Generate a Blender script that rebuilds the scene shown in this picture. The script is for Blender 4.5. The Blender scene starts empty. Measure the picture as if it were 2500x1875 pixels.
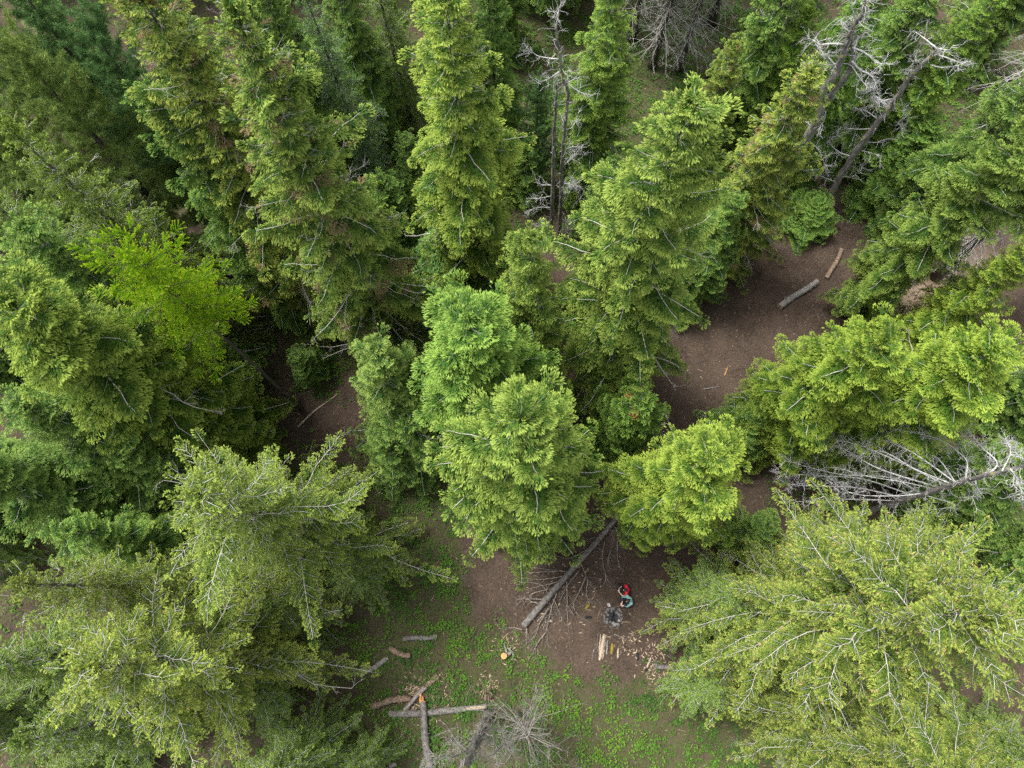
import bpy, bmesh, math, time
import numpy as np
from mathutils import Vector, Matrix
T0 = time.time()
SC = bpy.context.scene
COL = SC.collection
RNG = np.random.default_rng(7)
R_ = math.radians

# ---------------------------------------------------------------- camera (a drone 38 m above the clearing, 2500 x 1875 photograph)
CAMH = 38.0; FPX = 1667.0; CX, CY = 1250.0, 937.5
NX, NY = 1285 - CX, 1490 - CY                      # the point straight below the drone
ROLL = math.atan2(NX, NY); TILT = math.atan(math.hypot(NX, NY) / FPX)
FW = np.array([0, math.sin(TILT), -math.cos(TILT)])
_r = np.array([1., 0, 0]); _u = np.cross(_r, FW)
RT = math.cos(ROLL) * _r - math.sin(ROLL) * _u
UP = math.sin(ROLL) * _r + math.cos(ROLL) * _u
def at(px, py, z=0.0):
    """the point of the place at height z that lies on the ray of photograph pixel (px, py)"""
    d = (px - CX) / FPX * RT - (py - CY) / FPX * UP + FW
    t = (CAMH - z) / -d[2]
    return np.array([d[0] * t, d[1] * t, z])
def proj(p):
    q = np.asarray(p, float) - np.array([0, 0, CAMH]); w = q.dot(FW)
    return CX + FPX * q.dot(RT) / w, CY - FPX * q.dot(UP) / w
cd = bpy.data.cameras.new('camera'); cam = bpy.data.objects.new('camera', cd); COL.objects.link(cam)
cd.sensor_width = 36; cd.lens = FPX / 2500 * 36; cd.clip_end = 2000; cd.clip_start = 0.1
M = Matrix(((RT[0], UP[0], -FW[0]), (RT[1], UP[1], -FW[1]), (RT[2], UP[2], -FW[2]))).to_4x4()
M.translation = (0, 0, CAMH); cam.matrix_world = M; SC.camera = cam

# ---------------------------------------------------------------- light: bright thin overcast, sun high behind the left shoulder of the far trees
SUN_EL, SUN_AZ = 64.0, -55.0                        # azimuth from +y, clockwise seen from above
w = bpy.data.worlds.new('World'); SC.world = w; w.use_nodes = True
nt = w.node_tree; bg = nt.nodes['Background']
sky = nt.nodes.new('ShaderNodeTexSky'); sky.sky_type = 'NISHITA'; sky.sun_disc = False
sky.sun_elevation = R_(SUN_EL); sky.sun_rotation = R_(SUN_AZ); sky.air_density = 1.0; sky.dust_density = 4.0
hs = nt.nodes.new('ShaderNodeHueSaturation'); hs.inputs['Saturation'].default_value = 0.22
nt.links.new(sky.outputs[0], hs.inputs['Color']); nt.links.new(hs.outputs[0], bg.inputs[0]); bg.inputs[1].default_value = 0.135
sl = bpy.data.lights.new('sun', 'SUN'); sl.energy = 2.3; sl.angle = R_(18); sl.color = (1, .97, .91)
so = bpy.data.objects.new('sun', sl); COL.objects.link(so)
sd = Vector((math.sin(R_(SUN_AZ)) * math.cos(R_(SUN_EL)), math.cos(R_(SUN_AZ)) * math.cos(R_(SUN_EL)), math.sin(R_(SUN_EL))))
so.rotation_euler = sd.to_track_quat('Z', 'Y').to_euler(); so.location = (-20, 20, 60)
SC.view_settings.view_transform = 'Standard'; SC.view_settings.look = 'None'; SC.view_settings.gamma = 1
SC.view_settings.exposure = 1.36
SC.render.engine = 'CYCLES'
cy = SC.cycles
cy.max_bounces = 6; cy.diffuse_bounces = 4; cy.glossy_bounces = 1; cy.transmission_bounces = 4; cy.transparent_max_bounces = 4
cy.caustics_reflective = False; cy.caustics_refractive = False
cy.use_denoising = False; cy.sample_clamp_indirect = 4
SC.render.film_transparent = False

# ---------------------------------------------------------------- mesh builder
class MB:
    """collects tubes, leaf kites and plain faces; build() links them as one mesh object"""
    def __init__(s): s.v = []; s.f3 = []; s.f4 = []; s.n = 0; s.a = []; s.b = []; s.m4 = []; s.m3 = []
    def add(s, v, f3=None, f4=None, a=0.0, b=0.0, mat=0):
        v = np.asarray(v, np.float32).reshape(-1, 3)
        if f3 is not None and len(f3):
            f3 = np.asarray(f3, np.int32).reshape(-1, 3); s.f3.append(f3 + s.n); s.m3.append(np.full(len(f3), mat, np.int32))
        if f4 is not None and len(f4):
            f4 = np.asarray(f4, np.int32).reshape(-1, 4); s.f4.append(f4 + s.n); s.m4.append(np.full(len(f4), mat, np.int32))
        s.v.append(v); s.n += len(v)
        s.a.append(np.broadcast_to(np.asarray(a, np.float32), (len(v),))); s.b.append(np.broadcast_to(np.asarray(b, np.float32), (len(v),)))
    def tube(s, pts, rad, sides=6, cap=True, a=0.0, b=0.0, mat=0, rough=0.0, rng=None, capmat=None):
        p = np.asarray(pts, float); r = np.broadcast_to(np.asarray(rad, float), (len(p),)); n = len(p)
        t = np.gradient(p, axis=0); t /= np.linalg.norm(t, axis=1)[:, None] + 1e-9
        ref = np.array([0, 0, 1.]) if abs(t.mean(0)[2]) < .8 else np.array([1., 0, 0])
        x = np.cross(t, ref); x /= np.linalg.norm(x, axis=1)[:, None] + 1e-9; y = np.cross(t, x)
        th = np.arange(sides) * 2 * np.pi / sides
        rr = np.repeat(r[:, None], sides, 1)
        if rough: rr = rr * (1 + rough * (rng or RNG).standard_normal((n, sides)))
        v = p[:, None] + rr[..., None] * (np.cos(th)[None, :, None] * x[:, None] + np.sin(th)[None, :, None] * y[:, None])
        i = np.arange(n - 1)[:, None] * sides; j = np.arange(sides)[None]; k = (j + 1) % sides
        f = np.stack([i + j, i + k, i + sides + k, i + sides + j], -1).reshape(-1, 4)
        al = np.linspace(0, 1, n) if a == 'len' else np.full(n, a)
        s.add(v.reshape(-1, 3), None, f, np.repeat(al, sides), b, mat)
        if cap:
            c = np.array([p[0], p[-1]]); o = s.n
            base = o - n * sides
            s.add(c, None, None, [al[0], al[-1]], b)
            q = np.arange(sides); q2 = (q + 1) % sides
            s.f3.append(np.stack([np.full(sides, o), base + q2, base + q], -1).astype(np.int32)); s.m3.append(np.full(sides, mat if capmat is None else capmat, np.int32))
            e = base + (n - 1) * sides
            s.f3.append(np.stack([np.full(sides, o + 1), e + q, e + q2], -1).astype(np.int32)); s.m3.append(np.full(sides, mat if capmat is None else capmat, np.int32))
        return s
    def mesh(s, name, mats, smooth=False):
        v = np.concatenate(s.v) if s.v else np.zeros((0, 3), np.float32)
        f3 = np.concatenate(s.f3) if s.f3 else np.zeros((0, 3), np.int32)
        f4 = np.concatenate(s.f4) if s.f4 else np.zeros((0, 4), np.int32)
        me = bpy.data.meshes.new(name)
        me.vertices.add(len(v)); me.vertices.foreach_set('co', v.ravel().astype(np.float32))
        nl = f3.size + f4.size
        me.loops.add(nl); me.loops.foreach_set('vertex_index', np.concatenate([f3.ravel(), f4.ravel()]).astype(np.int32))
        npol = len(f3) + len(f4); me.polygons.add(npol)
        st = np.concatenate([np.arange(len(f3)) * 3, f3.size + np.arange(len(f4)) * 4]).astype(np.int32)
        me.polygons.foreach_set('loop_start', st)
        if not isinstance(mats, (list, tuple)): mats = [mats]
        for m_ in mats: me.materials.append(m_)
        if len(mats) > 1:
            me.polygons.foreach_set('material_index', np.concatenate(s.m3 + s.m4).astype(np.int32))
        me.polygons.foreach_set('use_smooth', np.full(npol, bool(smooth)))
        me.update(calc_edges=True)
        for nm, l in (('tip', s.a), ('rnd', s.b)):
            at_ = me.attributes.new(nm, 'FLOAT', 'POINT'); at_.data.foreach_set('value', np.concatenate(l).astype(np.float32))
        return me
    def build(s, name, mats, parent=None, smooth=False):
        return link(name, s.mesh(name, mats, smooth), parent)
def link(name, me, parent=None):
    o = bpy.data.objects.new(name, me); COL.objects.link(o)
    if parent is not None: o.parent = parent
    return o
def tag(o, label=None, cat=None, group=None, kind=None):
    if label: o['label'] = label
    if cat: o['category'] = cat
    if group: o['group'] = group
    if kind: o['kind'] = kind
    return o
def thing(name, label, cat, loc=(0, 0, 0), rz=0.0, group=None):
    o = bpy.data.objects.new(name, None); COL.objects.link(o); o.empty_display_size = .3
    o.location = loc; o.rotation_euler = (0, 0, rz)
    return tag(o, label, cat, group)
def srgb(r, g, b):
    f = lambda c: ((c / 255 + .055) / 1.055) ** 2.4 if c > 10 else c / 255 / 12.92
    return (f(r), f(g), f(b), 1)

# ---------------------------------------------------------------- materials
def newmat(name, rough=.8, spec=.2):
    m = bpy.data.materials.new(name); m.use_nodes = True
    b = m.node_tree.nodes['Principled BSDF']; b.inputs['Roughness'].default_value = rough; b.inputs['Specular IOR Level'].default_value = spec
    return m, m.node_tree, b
def nd(nt, t, **k):
    n = nt.nodes.new(t)
    for a, v in k.items():
        if a in n.inputs: n.inputs[a].default_value = v
        else: setattr(n, a, v)
    return n
def mixc(nt, fac, a, b, mode='MIX'):
    n = nt.nodes.new('ShaderNodeMix'); n.data_type = 'RGBA'; n.blend_type = mode
    for i, x in ((0, fac), (6, a), (7, b)):
        if isinstance(x, (int, float, tuple)): n.inputs[i].default_value = x
        else: nt.links.new(x, n.inputs[i])
    return n.outputs[2]
def mapr(nt, val, a, b, c=0., d=1.):
    n = nt.nodes.new('ShaderNodeMapRange'); nt.links.new(val, n.inputs[0])
    for i, x in enumerate((a, b, c, d)): n.inputs[i + 1].default_value = x
    return n.outputs[0]
def foliage_mat(name, deep, mid, tip, transl=.3, bud=None, tipgain=1.0, dry=None):
    """needles: older growth to new growth at the shoot tips, each spray a little different; the object's colour tints the tree"""
    m, nt, b = newmat(name, .6, .12)
    A = nd(nt, 'ShaderNodeAttribute', attribute_name='tip'); B = nd(nt, 'ShaderNodeAttribute', attribute_name='rnd')
    oi = nd(nt, 'ShaderNodeObjectInfo')
    c = mixc(nt, B.outputs['Fac'], deep, mid)
    c = mixc(nt, mapr(nt, A.outputs['Fac'], .45, 1.05, 0, tipgain), c, tip)
    if dry:
        c = mixc(nt, mapr(nt, B.outputs['Fac'], .965, .985), c, dry)
    if bud:
        c = mixc(nt, mapr(nt, A.outputs['Fac'], 1.5, 1.6), c, bud)
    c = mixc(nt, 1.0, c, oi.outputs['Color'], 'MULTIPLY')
    nt.links.new(c, b.inputs['Base Color'])
    tr = nd(nt, 'ShaderNodeBsdfTranslucent'); nt.links.new(c, tr.inputs[0])
    mx = nd(nt, 'ShaderNodeMixShader'); mx.inputs[0].default_value = transl
    nt.links.new(b.outputs[0], mx.inputs[1]); nt.links.new(tr.outputs[0], mx.inputs[2])
    nt.links.new(mx.outputs[0], nt.nodes['Material Output'].inputs[0])
    return m
def bark_mat(name, dark, light, lichen=None, lf=.62, scale=6.0, stretch=.2, rough=.9):
    m, nt, b = newmat(name, rough, .15)
    tc = nd(nt, 'ShaderNodeTexCoord'); mp = nd(nt, 'ShaderNodeMapping'); mp.inputs['Scale'].default_value = (1, 1, stretch)
    nt.links.new(tc.outputs['Object'], mp.inputs[0])
    n1 = nd(nt, 'ShaderNodeTexNoise', Scale=scale, Detail=6.0, Roughness=.7); nt.links.new(mp.outputs[0], n1.inputs[0])
    c = mixc(nt, mapr(nt, n1.outputs[0], .34, .66), dark, light)
    if lichen:
        n2 = nd(nt, 'ShaderNodeTexNoise', Scale=3.1, Detail=5.0); nt.links.new(tc.outputs['Object'], n2.inputs[0])
        c = mixc(nt, mapr(nt, n2.outputs[0], lf, lf + .06), c, lichen)
    nt.links.new(c, b.inputs['Base Color'])
    bp = nd(nt, 'ShaderNodeBump', Strength=.6, Distance=.02); nt.links.new(n1.outputs[0], bp.inputs['Height']); nt.links.new(bp.outputs[0], b.inputs['Normal'])
    return m
def plain_mat(name, c1, c2, scale=8., rough=.85, spec=.2, lo=.35, hi=.65):
    m, nt, b = newmat(name, rough, spec)
    tc = nd(nt, 'ShaderNodeTexCoord'); n1 = nd(nt, 'ShaderNodeTexNoise', Scale=scale, Detail=5.0, Roughness=.6); nt.links.new(tc.outputs['Object'], n1.inputs[0])
    nt.links.new(mixc(nt, mapr(nt, n1.outputs[0], lo, hi), c1, c2), b.inputs['Base Color'])
    return m
def attr_mat(name, stops, rough=.8, spec=.15, transl=0.0):
    m, nt, b = newmat(name, rough, spec)
    A = nd(nt, 'ShaderNodeAttribute', attribute_name='rnd'); cr = nd(nt, 'ShaderNodeValToRGB')
    el = cr.color_ramp.elements
    el[0].position, el[0].color = stops[0]; el[1].position, el[1].color = stops[-1]
    for p, c in stops[1:-1]: e = el.new(p); e.color = c
    nt.links.new(A.outputs['Fac'], cr.inputs[0]); nt.links.new(cr.outputs[0], b.inputs['Base Color'])
    if transl:
        tr = nd(nt, 'ShaderNodeBsdfTranslucent'); nt.links.new(cr.outputs[0], tr.inputs[0]); mx = nd(nt, 'ShaderNodeMixShader'); mx.inputs[0].default_value = transl
        nt.links.new(b.outputs[0], mx.inputs[1]); nt.links.new(tr.outputs[0], mx.inputs[2]); nt.links.new(mx.outputs[0], nt.nodes['Material Output'].inputs[0])
    return m
FIR = foliage_mat('fir needles', (.028, .074, .012, 1), (.074, .152, .026, 1), (.30, .385, .080, 1), .32, dry=(.20, .15, .085, 1))
SPR = foliage_mat('spruce needles', (.034, .078, .012, 1), (.086, .152, .026, 1), (.33, .395, .082, 1), .32, bud=(.42, .26, .14, 1))
PIN = foliage_mat('pine needles', (.095, .155, .035, 1), (.14, .21, .045, 1), (.26, .34, .085, 1), .35)
LAR = foliage_mat('larch needles', (.15, .32, .008, 1), (.24, .44, .010, 1), (.52, .66, .035, 1), .35)
BARK = bark_mat('fir bark', (.035, .030, .026, 1), (.13, .115, .10, 1), (.17, .17, .13, 1), .66)
DARKBARK = bark_mat('dark bark', (.022, .018, .016, 1), (.075, .065, .058, 1))
LIMB = bark_mat('pale limbs', (.28, .265, .24, 1), (.58, .56, .53, 1), None, scale=9)
DEADBARK = bark_mat('weathered trunk', (.055, .050, .046, 1), (.30, .285, .27, 1), (.36, .34, .12, 1), .60, 9)
SILVER = bark_mat('silver dead wood', (.22, .215, .21, 1), (.56, .555, .55, 1), (.42, .41, .2, 1), .70, 9)
GREYTWIG = bark_mat('grey twigs', (.10, .092, .080, 1), (.27, .255, .23, 1), (.26, .25, .12, 1), .62, 9)
LOGBARK = bark_mat('log bark', (.065, .057, .052, 1), (.21, .195, .18, 1), None, scale=7, stretch=1)
# ---------------------------------------------------------------- foliage sprays (leaf-sized folded kites) used by every crown
def kites(o, d, n, ln, wd, fold=.35):
    """o,d,n: (K,3) foot, direction, normal; returns (K,4,3)"""
    s = np.cross(d, n); s /= np.linalg.norm(s, axis=1)[:, None] + 1e-9
    n = np.cross(s, d)
    ln = np.asarray(ln)[:, None]; wd = np.asarray(wd)[:, None]
    mid = o + d * ln * .55
    return np.stack([o, mid + s * wd * .5 + n * wd * fold * .5, o + d * ln, mid - s * wd * .5 + n * wd * fold * .5], 1)
def rnd_unit(rng, k):
    v = rng.standard_normal((k, 3)); return v / np.linalg.norm(v, axis=1)[:, None]
def fan_template(rng, size, count, kl=.13, kw=.043, spread=1.15, dome=.35):
    """a flat rounded fir spray along +x"""
    count = int(count * 1.08)
    r = np.sqrt(rng.uniform(.02, 1, count)); th = rng.uniform(-spread, spread, count) * (1 - .25 * r)
    p = np.stack([r * np.cos(th) * .92, r * np.sin(th) * .75, -dome * r ** 2 * (.4 + .6 * np.abs(np.sin(th))) + rng.normal(0, .03, count)], 1)
    d = np.stack([np.cos(th), np.sin(th) * 1.1, -dome * r + .12 * rng.standard_normal(count)], 1) + .30 * rng.standard_normal((count, 3))
    d /= np.linalg.norm(d, axis=1)[:, None]
    n = np.array([0, 0, 1.]) + .34 * rng.standard_normal((count, 3))
    l = kl * rng.uniform(.75, 1.3, count)
    v = kites(p * size - d * l[:, None] * .5, d, n, l, kw * rng.uniform(.8, 1.25, count))
    return v, r
def herring_template(rng, size, count, kl=.115, kw=.037, wide=.34, hang=.25):
    """a long spray with side shoots, the way spruce and douglas fir hold them"""
    count = int(count * 1.1)
    x = rng.uniform(.0, 1, count); sgn = rng.choice([-1, 1], count)
    ns = max(5, int(size / .085)); x = (np.floor(x * ns) + .5) / ns + rng.normal(0, .012, count)
    L = (wide * (1 - x) ** .7 + .09); u = rng.uniform(0, 1, count) ** .8
    p = np.stack([x * .86 + u * L * .62, sgn * u * L * .8, -hang * (u * L) ** 1.2 + rng.normal(0, .018, count)], 1)
    d = np.stack([np.full(count, .66), sgn * .75, np.full(count, -.15)], 1) + .5 * rng.standard_normal((count, 3)); d /= np.linalg.norm(d, axis=1)[:, None]
    n = np.array([0, 0, 1.]) + .45 * rng.standard_normal((count, 3))
    l = kl * rng.uniform(.7, 1.25, count)
    v = kites(p * size - d * l[:, None] * .4, d, n, l, kw * rng.uniform(.8, 1.25, count))
    return v, np.clip(.25 + .55 * u + .35 * x, 0, 1)
def puff_template(rng, size, count, kl=.22, kw=.022):
    d = rnd_unit(rng, count); d[:, 0] += .45; d /= np.linalg.norm(d, axis=1)[:, None]
    o = np.zeros((count, 3)); o[:, 0] = rng.uniform(-.5, .3, count) * size
    return kites(o, d, rnd_unit(rng, count), kl * rng.uniform(.7, 1.2, count), np.full(count, kw)), rng.uniform(.3, .9, count)
def finger_template(rng, size, count, fingers=7):
    count = int(count * 2.0)
    """larch: a limb end with finger-like bristling shoots"""
    V = []; A = []
    per = count // fingers
    for k in range(fingers):
        x0 = .12 + .8 * k / fingers; sg = (-1) ** k; ang = sg * rng.uniform(.45, .95) if k < fingers - 1 else 0
        L = (.70 - .34 * x0) * rng.uniform(.8, 1.25)
        u = rng.uniform(0, 1, per); rise = rng.uniform(-.25, .12)
        ax = np.array([math.cos(ang), math.sin(ang), rise]); ax /= np.linalg.norm(ax)
        p = np.array([x0, 0, 0]) * size + ax * (u * L * size)[:, None]
        d = ax * 1.0 + rnd_unit(rng, per); d /= np.linalg.norm(d, axis=1)[:, None]
        V.append(kites(p, d, rnd_unit(rng, per), .080 * rng.uniform(.7, 1.2, per), np.full(per, .030))); A.append(.1 + .95 * u)
    return np.concatenate(V), np.concatenate(A)
class Crown:
    """fan placements of one tree, turned into one mesh at the end"""
    def __init__(s, temps): s.t = temps; s.items = [[] for _ in temps]
    def put(s, k, o, x, up, sc, rnd, rng):
        x = x / (np.linalg.norm(x) + 1e-9); y = np.cross(up, x); y /= np.linalg.norm(y) + 1e-9; z = np.cross(x, y)
        s.items[k].append(np.concatenate([np.stack([x, y, z]).ravel() * sc, o, [rnd]]))
    def mesh(s, name, mat, rng, bud=0.0):
        mb = MB()
        for (tv, ta), it in zip(s.t, s.items):
            if not it: continue
            a = np.array(it); X = a[:, :9].reshape(-1, 3, 3); o = a[:, 9:12]; r = a[:, 12]
            K = len(tv); v = tv.reshape(-1, 3)
            w_ = np.einsum('vi,nij->nvj', v, X) + o[:, None]
            n = len(a); q = np.arange(n * K)[:, None] * 4
            f = np.concatenate([q + np.array([0, 1, 2]), q + np.array([0, 2, 3])])
            aa = np.repeat(np.tile(ta, n), 4)
            if bud:
                kk = (rng.uniform(size=n * K) < bud) & (np.tile(ta, n) > .8); aa = np.where(np.repeat(kk, 4), 2.0, aa)
            jit = np.repeat(rng.normal(0, .10, n * K), 4)
            bb = np.repeat(np.repeat(r, K), 4); bb = np.where(bb > .96, bb, np.clip(bb + jit, 0, .95))
            mb.add(w_.reshape(-1, 3), f, None, aa, bb)
        return mb.mesh(name, mat)
tr = np.random.default_rng(11)
T_FIR = [fan_template(tr, .38, 26), fan_template(tr, .38, 28), fan_template(tr, .62, 58), fan_template(tr, .62, 62), fan_template(tr, .9, 105)]
T_SPR = [herring_template(tr, .45, 34), herring_template(tr, .45, 38), herring_template(tr, .75, 74), herring_template(tr, .75, 80), herring_template(tr, 1.05, 120)]
T_PIN = [puff_template(tr, .3, 46), puff_template(tr, .34, 54), puff_template(tr, .4, 64)]
T_LAR = [finger_template(tr, .8, 190, 7), finger_template(tr, 1.0, 240, 8), finger_template(tr, 1.2, 300, 9)]

def bare_spray(mb, rng, o, d, L, depth=2, r=.012, curl=.25):
    """bare forking twig"""
    n = 5; p = [o]; v = d / np.linalg.norm(d)
    for i in range(n):
        v = v + curl * rng.standard_normal(3) * .5; v /= np.linalg.norm(v); p.append(p[-1] + v * L / n)
    p = np.array(p)
    mb.tube(p, np.linspace(r, r * .35, n + 1), 3 if r < .02 else 5, cap=False, b=rng.uniform())
    if depth > 0:
        for k in range(rng.integers(2, 5)):
            i = rng.integers(1, n + 1); t = p[i] - p[i - 1]; t /= np.linalg.norm(t)
            dd = t + rnd_unit(rng, 1)[0] * .95
            bare_spray(mb, rng, p[i], dd, L * rng.uniform(.35, .6), depth - 1, r * .6, curl)

def conifer(kind, seed, Ht=20., R=3.2, zb=2.5, dz=.42, nper=5.5, power=.75, round_=0.0, sag=.32, tipup=.08, e_top=55, e_low=-8,
            fansz=1.0, inner=.22, dead=.06, gap=.0, trunk_r=.26, bare_low=0.0, lean=.0, limbr=1.0, bud=0.0, dens=1.0, dry=.0, wob=.22, limbvis=0.0):
    rng = np.random.default_rng(seed)
    T = {'fir': T_FIR, 'spruce': T_SPR, 'pine': T_PIN, 'larch': T_LAR}[kind]
    cr = Crown(T); br = MB(); tk = MB()
    # trunk, a little crooked
    nz = 14; zz = np.linspace(0, Ht * .985, nz); off = np.cumsum(rng.normal(0, .035, (nz, 2)), 0); off[0] = 0
    ax = np.stack([off[:, 0] + lean * zz / Ht, off[:, 1], zz], 1)
    rad = trunk_r * (1 - zz / Ht) ** .8 + .012; rad[0] *= 1.45
    tk.tube(ax, rad, 10, rough=.05, rng=rng, b=.3)
    axis = lambda z: np.array([np.interp(z, zz, ax[:, 0]), np.interp(z, zz, ax[:, 1]), z])
    ph = rng.uniform(0, 6.28, 6); z = Ht - .25; az = rng.uniform(0, 6.28)
    cut = Ht - zb
    if kind in ('fir', 'spruce'):                         # the leader: a pointed tuft of short upright sprays
        for q in range(26):
            a_ = rng.uniform(0, 6.28); el = rng.uniform(.35, 1.35); d_ = np.array([math.cos(a_) * math.cos(el), math.sin(a_) * math.cos(el), math.sin(el)])
            cr.put(rng.integers(0, 2), axis(Ht - rng.uniform(.0, .75)), d_, np.array([0, 0, 1.]) + .4 * rng.standard_normal(3) + .01, rng.uniform(.7, 1.1), rng.uniform(.3, .9), rng)
    while z > zb:
        t = (Ht - z) / cut
        pr = t ** power
        if round_: pr = pr * (1 - round_ * max(0, (t - .55) / .45) ** 2)
        nb = max(3, int(round(nper * (.75 + .25 * min(1, t * 4)) + rng.normal(0, .5))))
        for k in range(nb):
            az += 2.399963 + rng.normal(0, .25)
            lob = 1 + wob * math.sin(2 * az + ph[0] + t * 5) * .6 + wob * .7 * math.sin(3 * az + ph[1] - t * 9)
            L = (R * pr * lob + .38) * rng.uniform(.55, 1.2)
            if rng.uniform() < gap: continue
            e = R_(e_top + (e_low - e_top) * min(1, t * 1.6) ** .55 + rng.normal(0, 6))
            h = np.array([math.cos(az), math.sin(az), 0]); bend = rng.normal(0, .16)
            sd_ = np.array([-h[1], h[0], 0])
            s = np.linspace(0, 1, 7); sg = sag * (0.35 + .65 * t) * rng.uniform(.7, 1.3)
            base = axis(z + rng.normal(0, dz * .3))
            P = base + (h * (L * math.cos(e) * s)[:, None]) + sd_ * (bend * L * s ** 2)[:, None]
            P[:, 2] += L * (math.sin(e) * s - sg * s ** 2 + tipup * s ** 4)
            kink = np.cumsum(rng.normal(0, (.034 if kind == 'spruce' else .022) * L, (7, 3)), 0); kink[0] = 0; P += kink
            r0 = min(1, .35 + 3.5 * t) * (.008 + (.0050 if kind == 'spruce' else .0085) * L) * limbr
            isdead = rng.uniform() < dead * (1.6 if t > .5 else .7) or t > 1 - bare_low
            br.tube(P, np.linspace(r0, r0 * .3, 7), 4, cap=False, b=rng.uniform())
            if isdead:
                for q in range(max(2, int(L * 2.2))):
                    i = rng.integers(1, 7); dd = (P[i] - P[i - 1]); dd = dd / np.linalg.norm(dd) + rnd_unit(rng, 1)[0] * .9
                    bare_spray(br, rng, P[i], dd, rng.uniform(.3, .75) * min(1, .4 + L * .25), 2, .010 * limbr)
                if t > 1 - bare_low or rng.uniform() < .6: continue
            rb = rng.uniform(.1, .85)
            sp = (.27 if kind == 'fir' else .24 if kind == 'spruce' else .34 if kind == 'pine' else .5) / dens
            nf = max(1, int(L * (1 - inner) / sp))
            for i in range(nf + 1):
                si = inner + (1 - inner) * (i / max(nf, 1)) if i < nf else 1.0
                si = min(1, max(.03, si + rng.normal(0, .02)))
                p = np.array([np.interp(si, s, P[:, c]) for c in range(3)])
                if kind == 'spruce': p[2] += rng.uniform(-.03, .075)
                j = min(5, int(si * 6)); tg = P[j + 1] - P[j]; tg = tg / np.linalg.norm(tg)
                side = np.cross(np.array([0, 0, 1.]), tg); side /= np.linalg.norm(side) + 1e-9
                up = np.cross(tg, side)
                for sgn in ((-1, 1) if i < nf else (0,)):
                    wv = min(.34 * L + .22, 1.0) * math.sin(math.pi * (.20 + .72 * si)) if sgn else min(.32 * L + .2, .62)
                    if kind == 'spruce': wv = min(.30 * L + .2, 1.1) * (1.12 - .8 * si) if sgn else .45
                    wv *= fansz * rng.uniform(.75, 1.2)
                    ang = sgn * (R_(62) - R_(28) * si + rng.normal(0, .16))
                    d = tg * math.cos(ang) + side * math.sin(ang); d[2] -= rng.uniform(.0, .38) * (1 if kind != 'larch' else .3)
                    u2 = up + .28 * rng.standard_normal(3) + h * .25
                    rn = np.clip(rb + rng.normal(0, .20), 0, .95)
                    if rng.uniform() < dry: rn = 1.0
                    if kind in ('fir', 'spruce'):
                        szs = (.38, .38, .62, .62, .9) if kind == 'fir' else (.45, .45, .75, .75, 1.05)
                        kk = (rng.integers(0, 2) if wv < szs[0] * 1.25 else 2 + rng.integers(0, 2) if wv < szs[2] * 1.22 else 4)
                        cr.put(kk, p, d, u2, max(.62, wv / szs[kk]) if kk < 2 else wv / szs[kk], rn, rng)
                        if kind == 'spruce' and rng.uniform() < .45 + limbvis:
                            dn = d / np.linalg.norm(d); br.tube(np.array([p + up * .012, p + dn * wv * .5 + up * .02, p + dn * wv * .8]), [.011 * limbr, .008 * limbr, .003], 3, cap=False, b=rng.uniform())
                    elif kind == 'pine':
                        m_ = 1 if si < .6 else 2
                        for q in range(m_):
                            cr.put(rng.integers(0, 3), p + d / np.linalg.norm(d) * rng.uniform(.1, .5) * min(1, L * .35), d, u2, rng.uniform(.85, 1.2) * fansz, rn, rng)
                    else:
                        cr.put(min(2, int(L / 1.2)), p, d, u2, (.6 if sgn else .8) * rng.uniform(.7, 1.15) * fansz, rn, rng)
        z -= dz * rng.uniform(.75, 1.25) * (.55 + .45 * min(1, t * 3))
    mat = {'fir': FIR, 'spruce': SPR, 'pine': PIN, 'larch': LAR}[kind]
    nm = {'fir': 'fir', 'spruce': 'spruce', 'pine': 'pine', 'larch': 'larch'}[kind]
    lim = LIMB if kind in ('fir', 'spruce') else DARKBARK
    A = dict(kind=kind, Ht=Ht, R=R, crown=cr.mesh(nm + ' crown', mat, rng, bud), limbs=br.mesh(nm + ' limbs', lim, True),
             trunk=tk.mesh(nm + ' trunk', BARK if kind != 'larch' else BARK, True))
    return A
# ---------------------------------------------------------------- ground: one sheet, bare brown soil with green patches
def gh(x, y):
    return .07 * np.sin(x * .31 + 1.1) * np.cos(y * .27) + .05 * np.sin(x * .83 + y * .51) + .02 * np.sin(x * 2.1 - y * 1.7)
BLOBS = []
for px, py, r, wt in ((1560, 1480, 3.2, -1.0), (1450, 1390, 3.4, -1), (1290, 1370, 3.2, -.9), (1160, 1290, 1.8, -.7), (1230, 1420, 2.0, -.5), (1600, 960, 5.5, -1.1), (1500, 900, 4.5, -1), (1760, 850, 5.5, -1.1), (1900, 760, 5.5, -1.1), (2060, 690, 5.5, -1),
                       (1480, 1150, 4.5, -.9), (830, 1040, 2.6, -.5), (1480, 1570, 2.2, -.7), (1370, 1540, 1.8, -.6), (2350, 660, 4, -1), (1660, 300, 3, -.2), (980, 1490, 2, -.3), (1340, 1850, 1.4, -.35), (1600, 1240, 3.5, -.6),
                       (985, 1180, 2.8, .9), (1040, 1330, 2.6, 1.0), (1060, 1450, 2.0, .6), (1090, 1590, 3.2, .42), (1260, 1560, 2.0, .2), (1500, 1730, 4, .6), (1700, 1740, 4, .55), (1000, 1800, 4.5, .45), (1240, 1700, 3, .6), (1500, 20, 9, .5), (1700, 80, 7, .5), (1330, 1800, 3.5, .3), (1830, 690, 3.0, .5), (1600, 200, 8, .55), (2370, 330, 6, .55), (860, 790, 4, .25), (1010, 740, 3, .45), (760, 780, 4, .3), (1420, 800, 2, .5), (2450, 1200, 3, .3), (1240, 350, 4, .3)):
    q = at(px, py, 0); BLOBS.append((q[0], q[1], r, wt))
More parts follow.
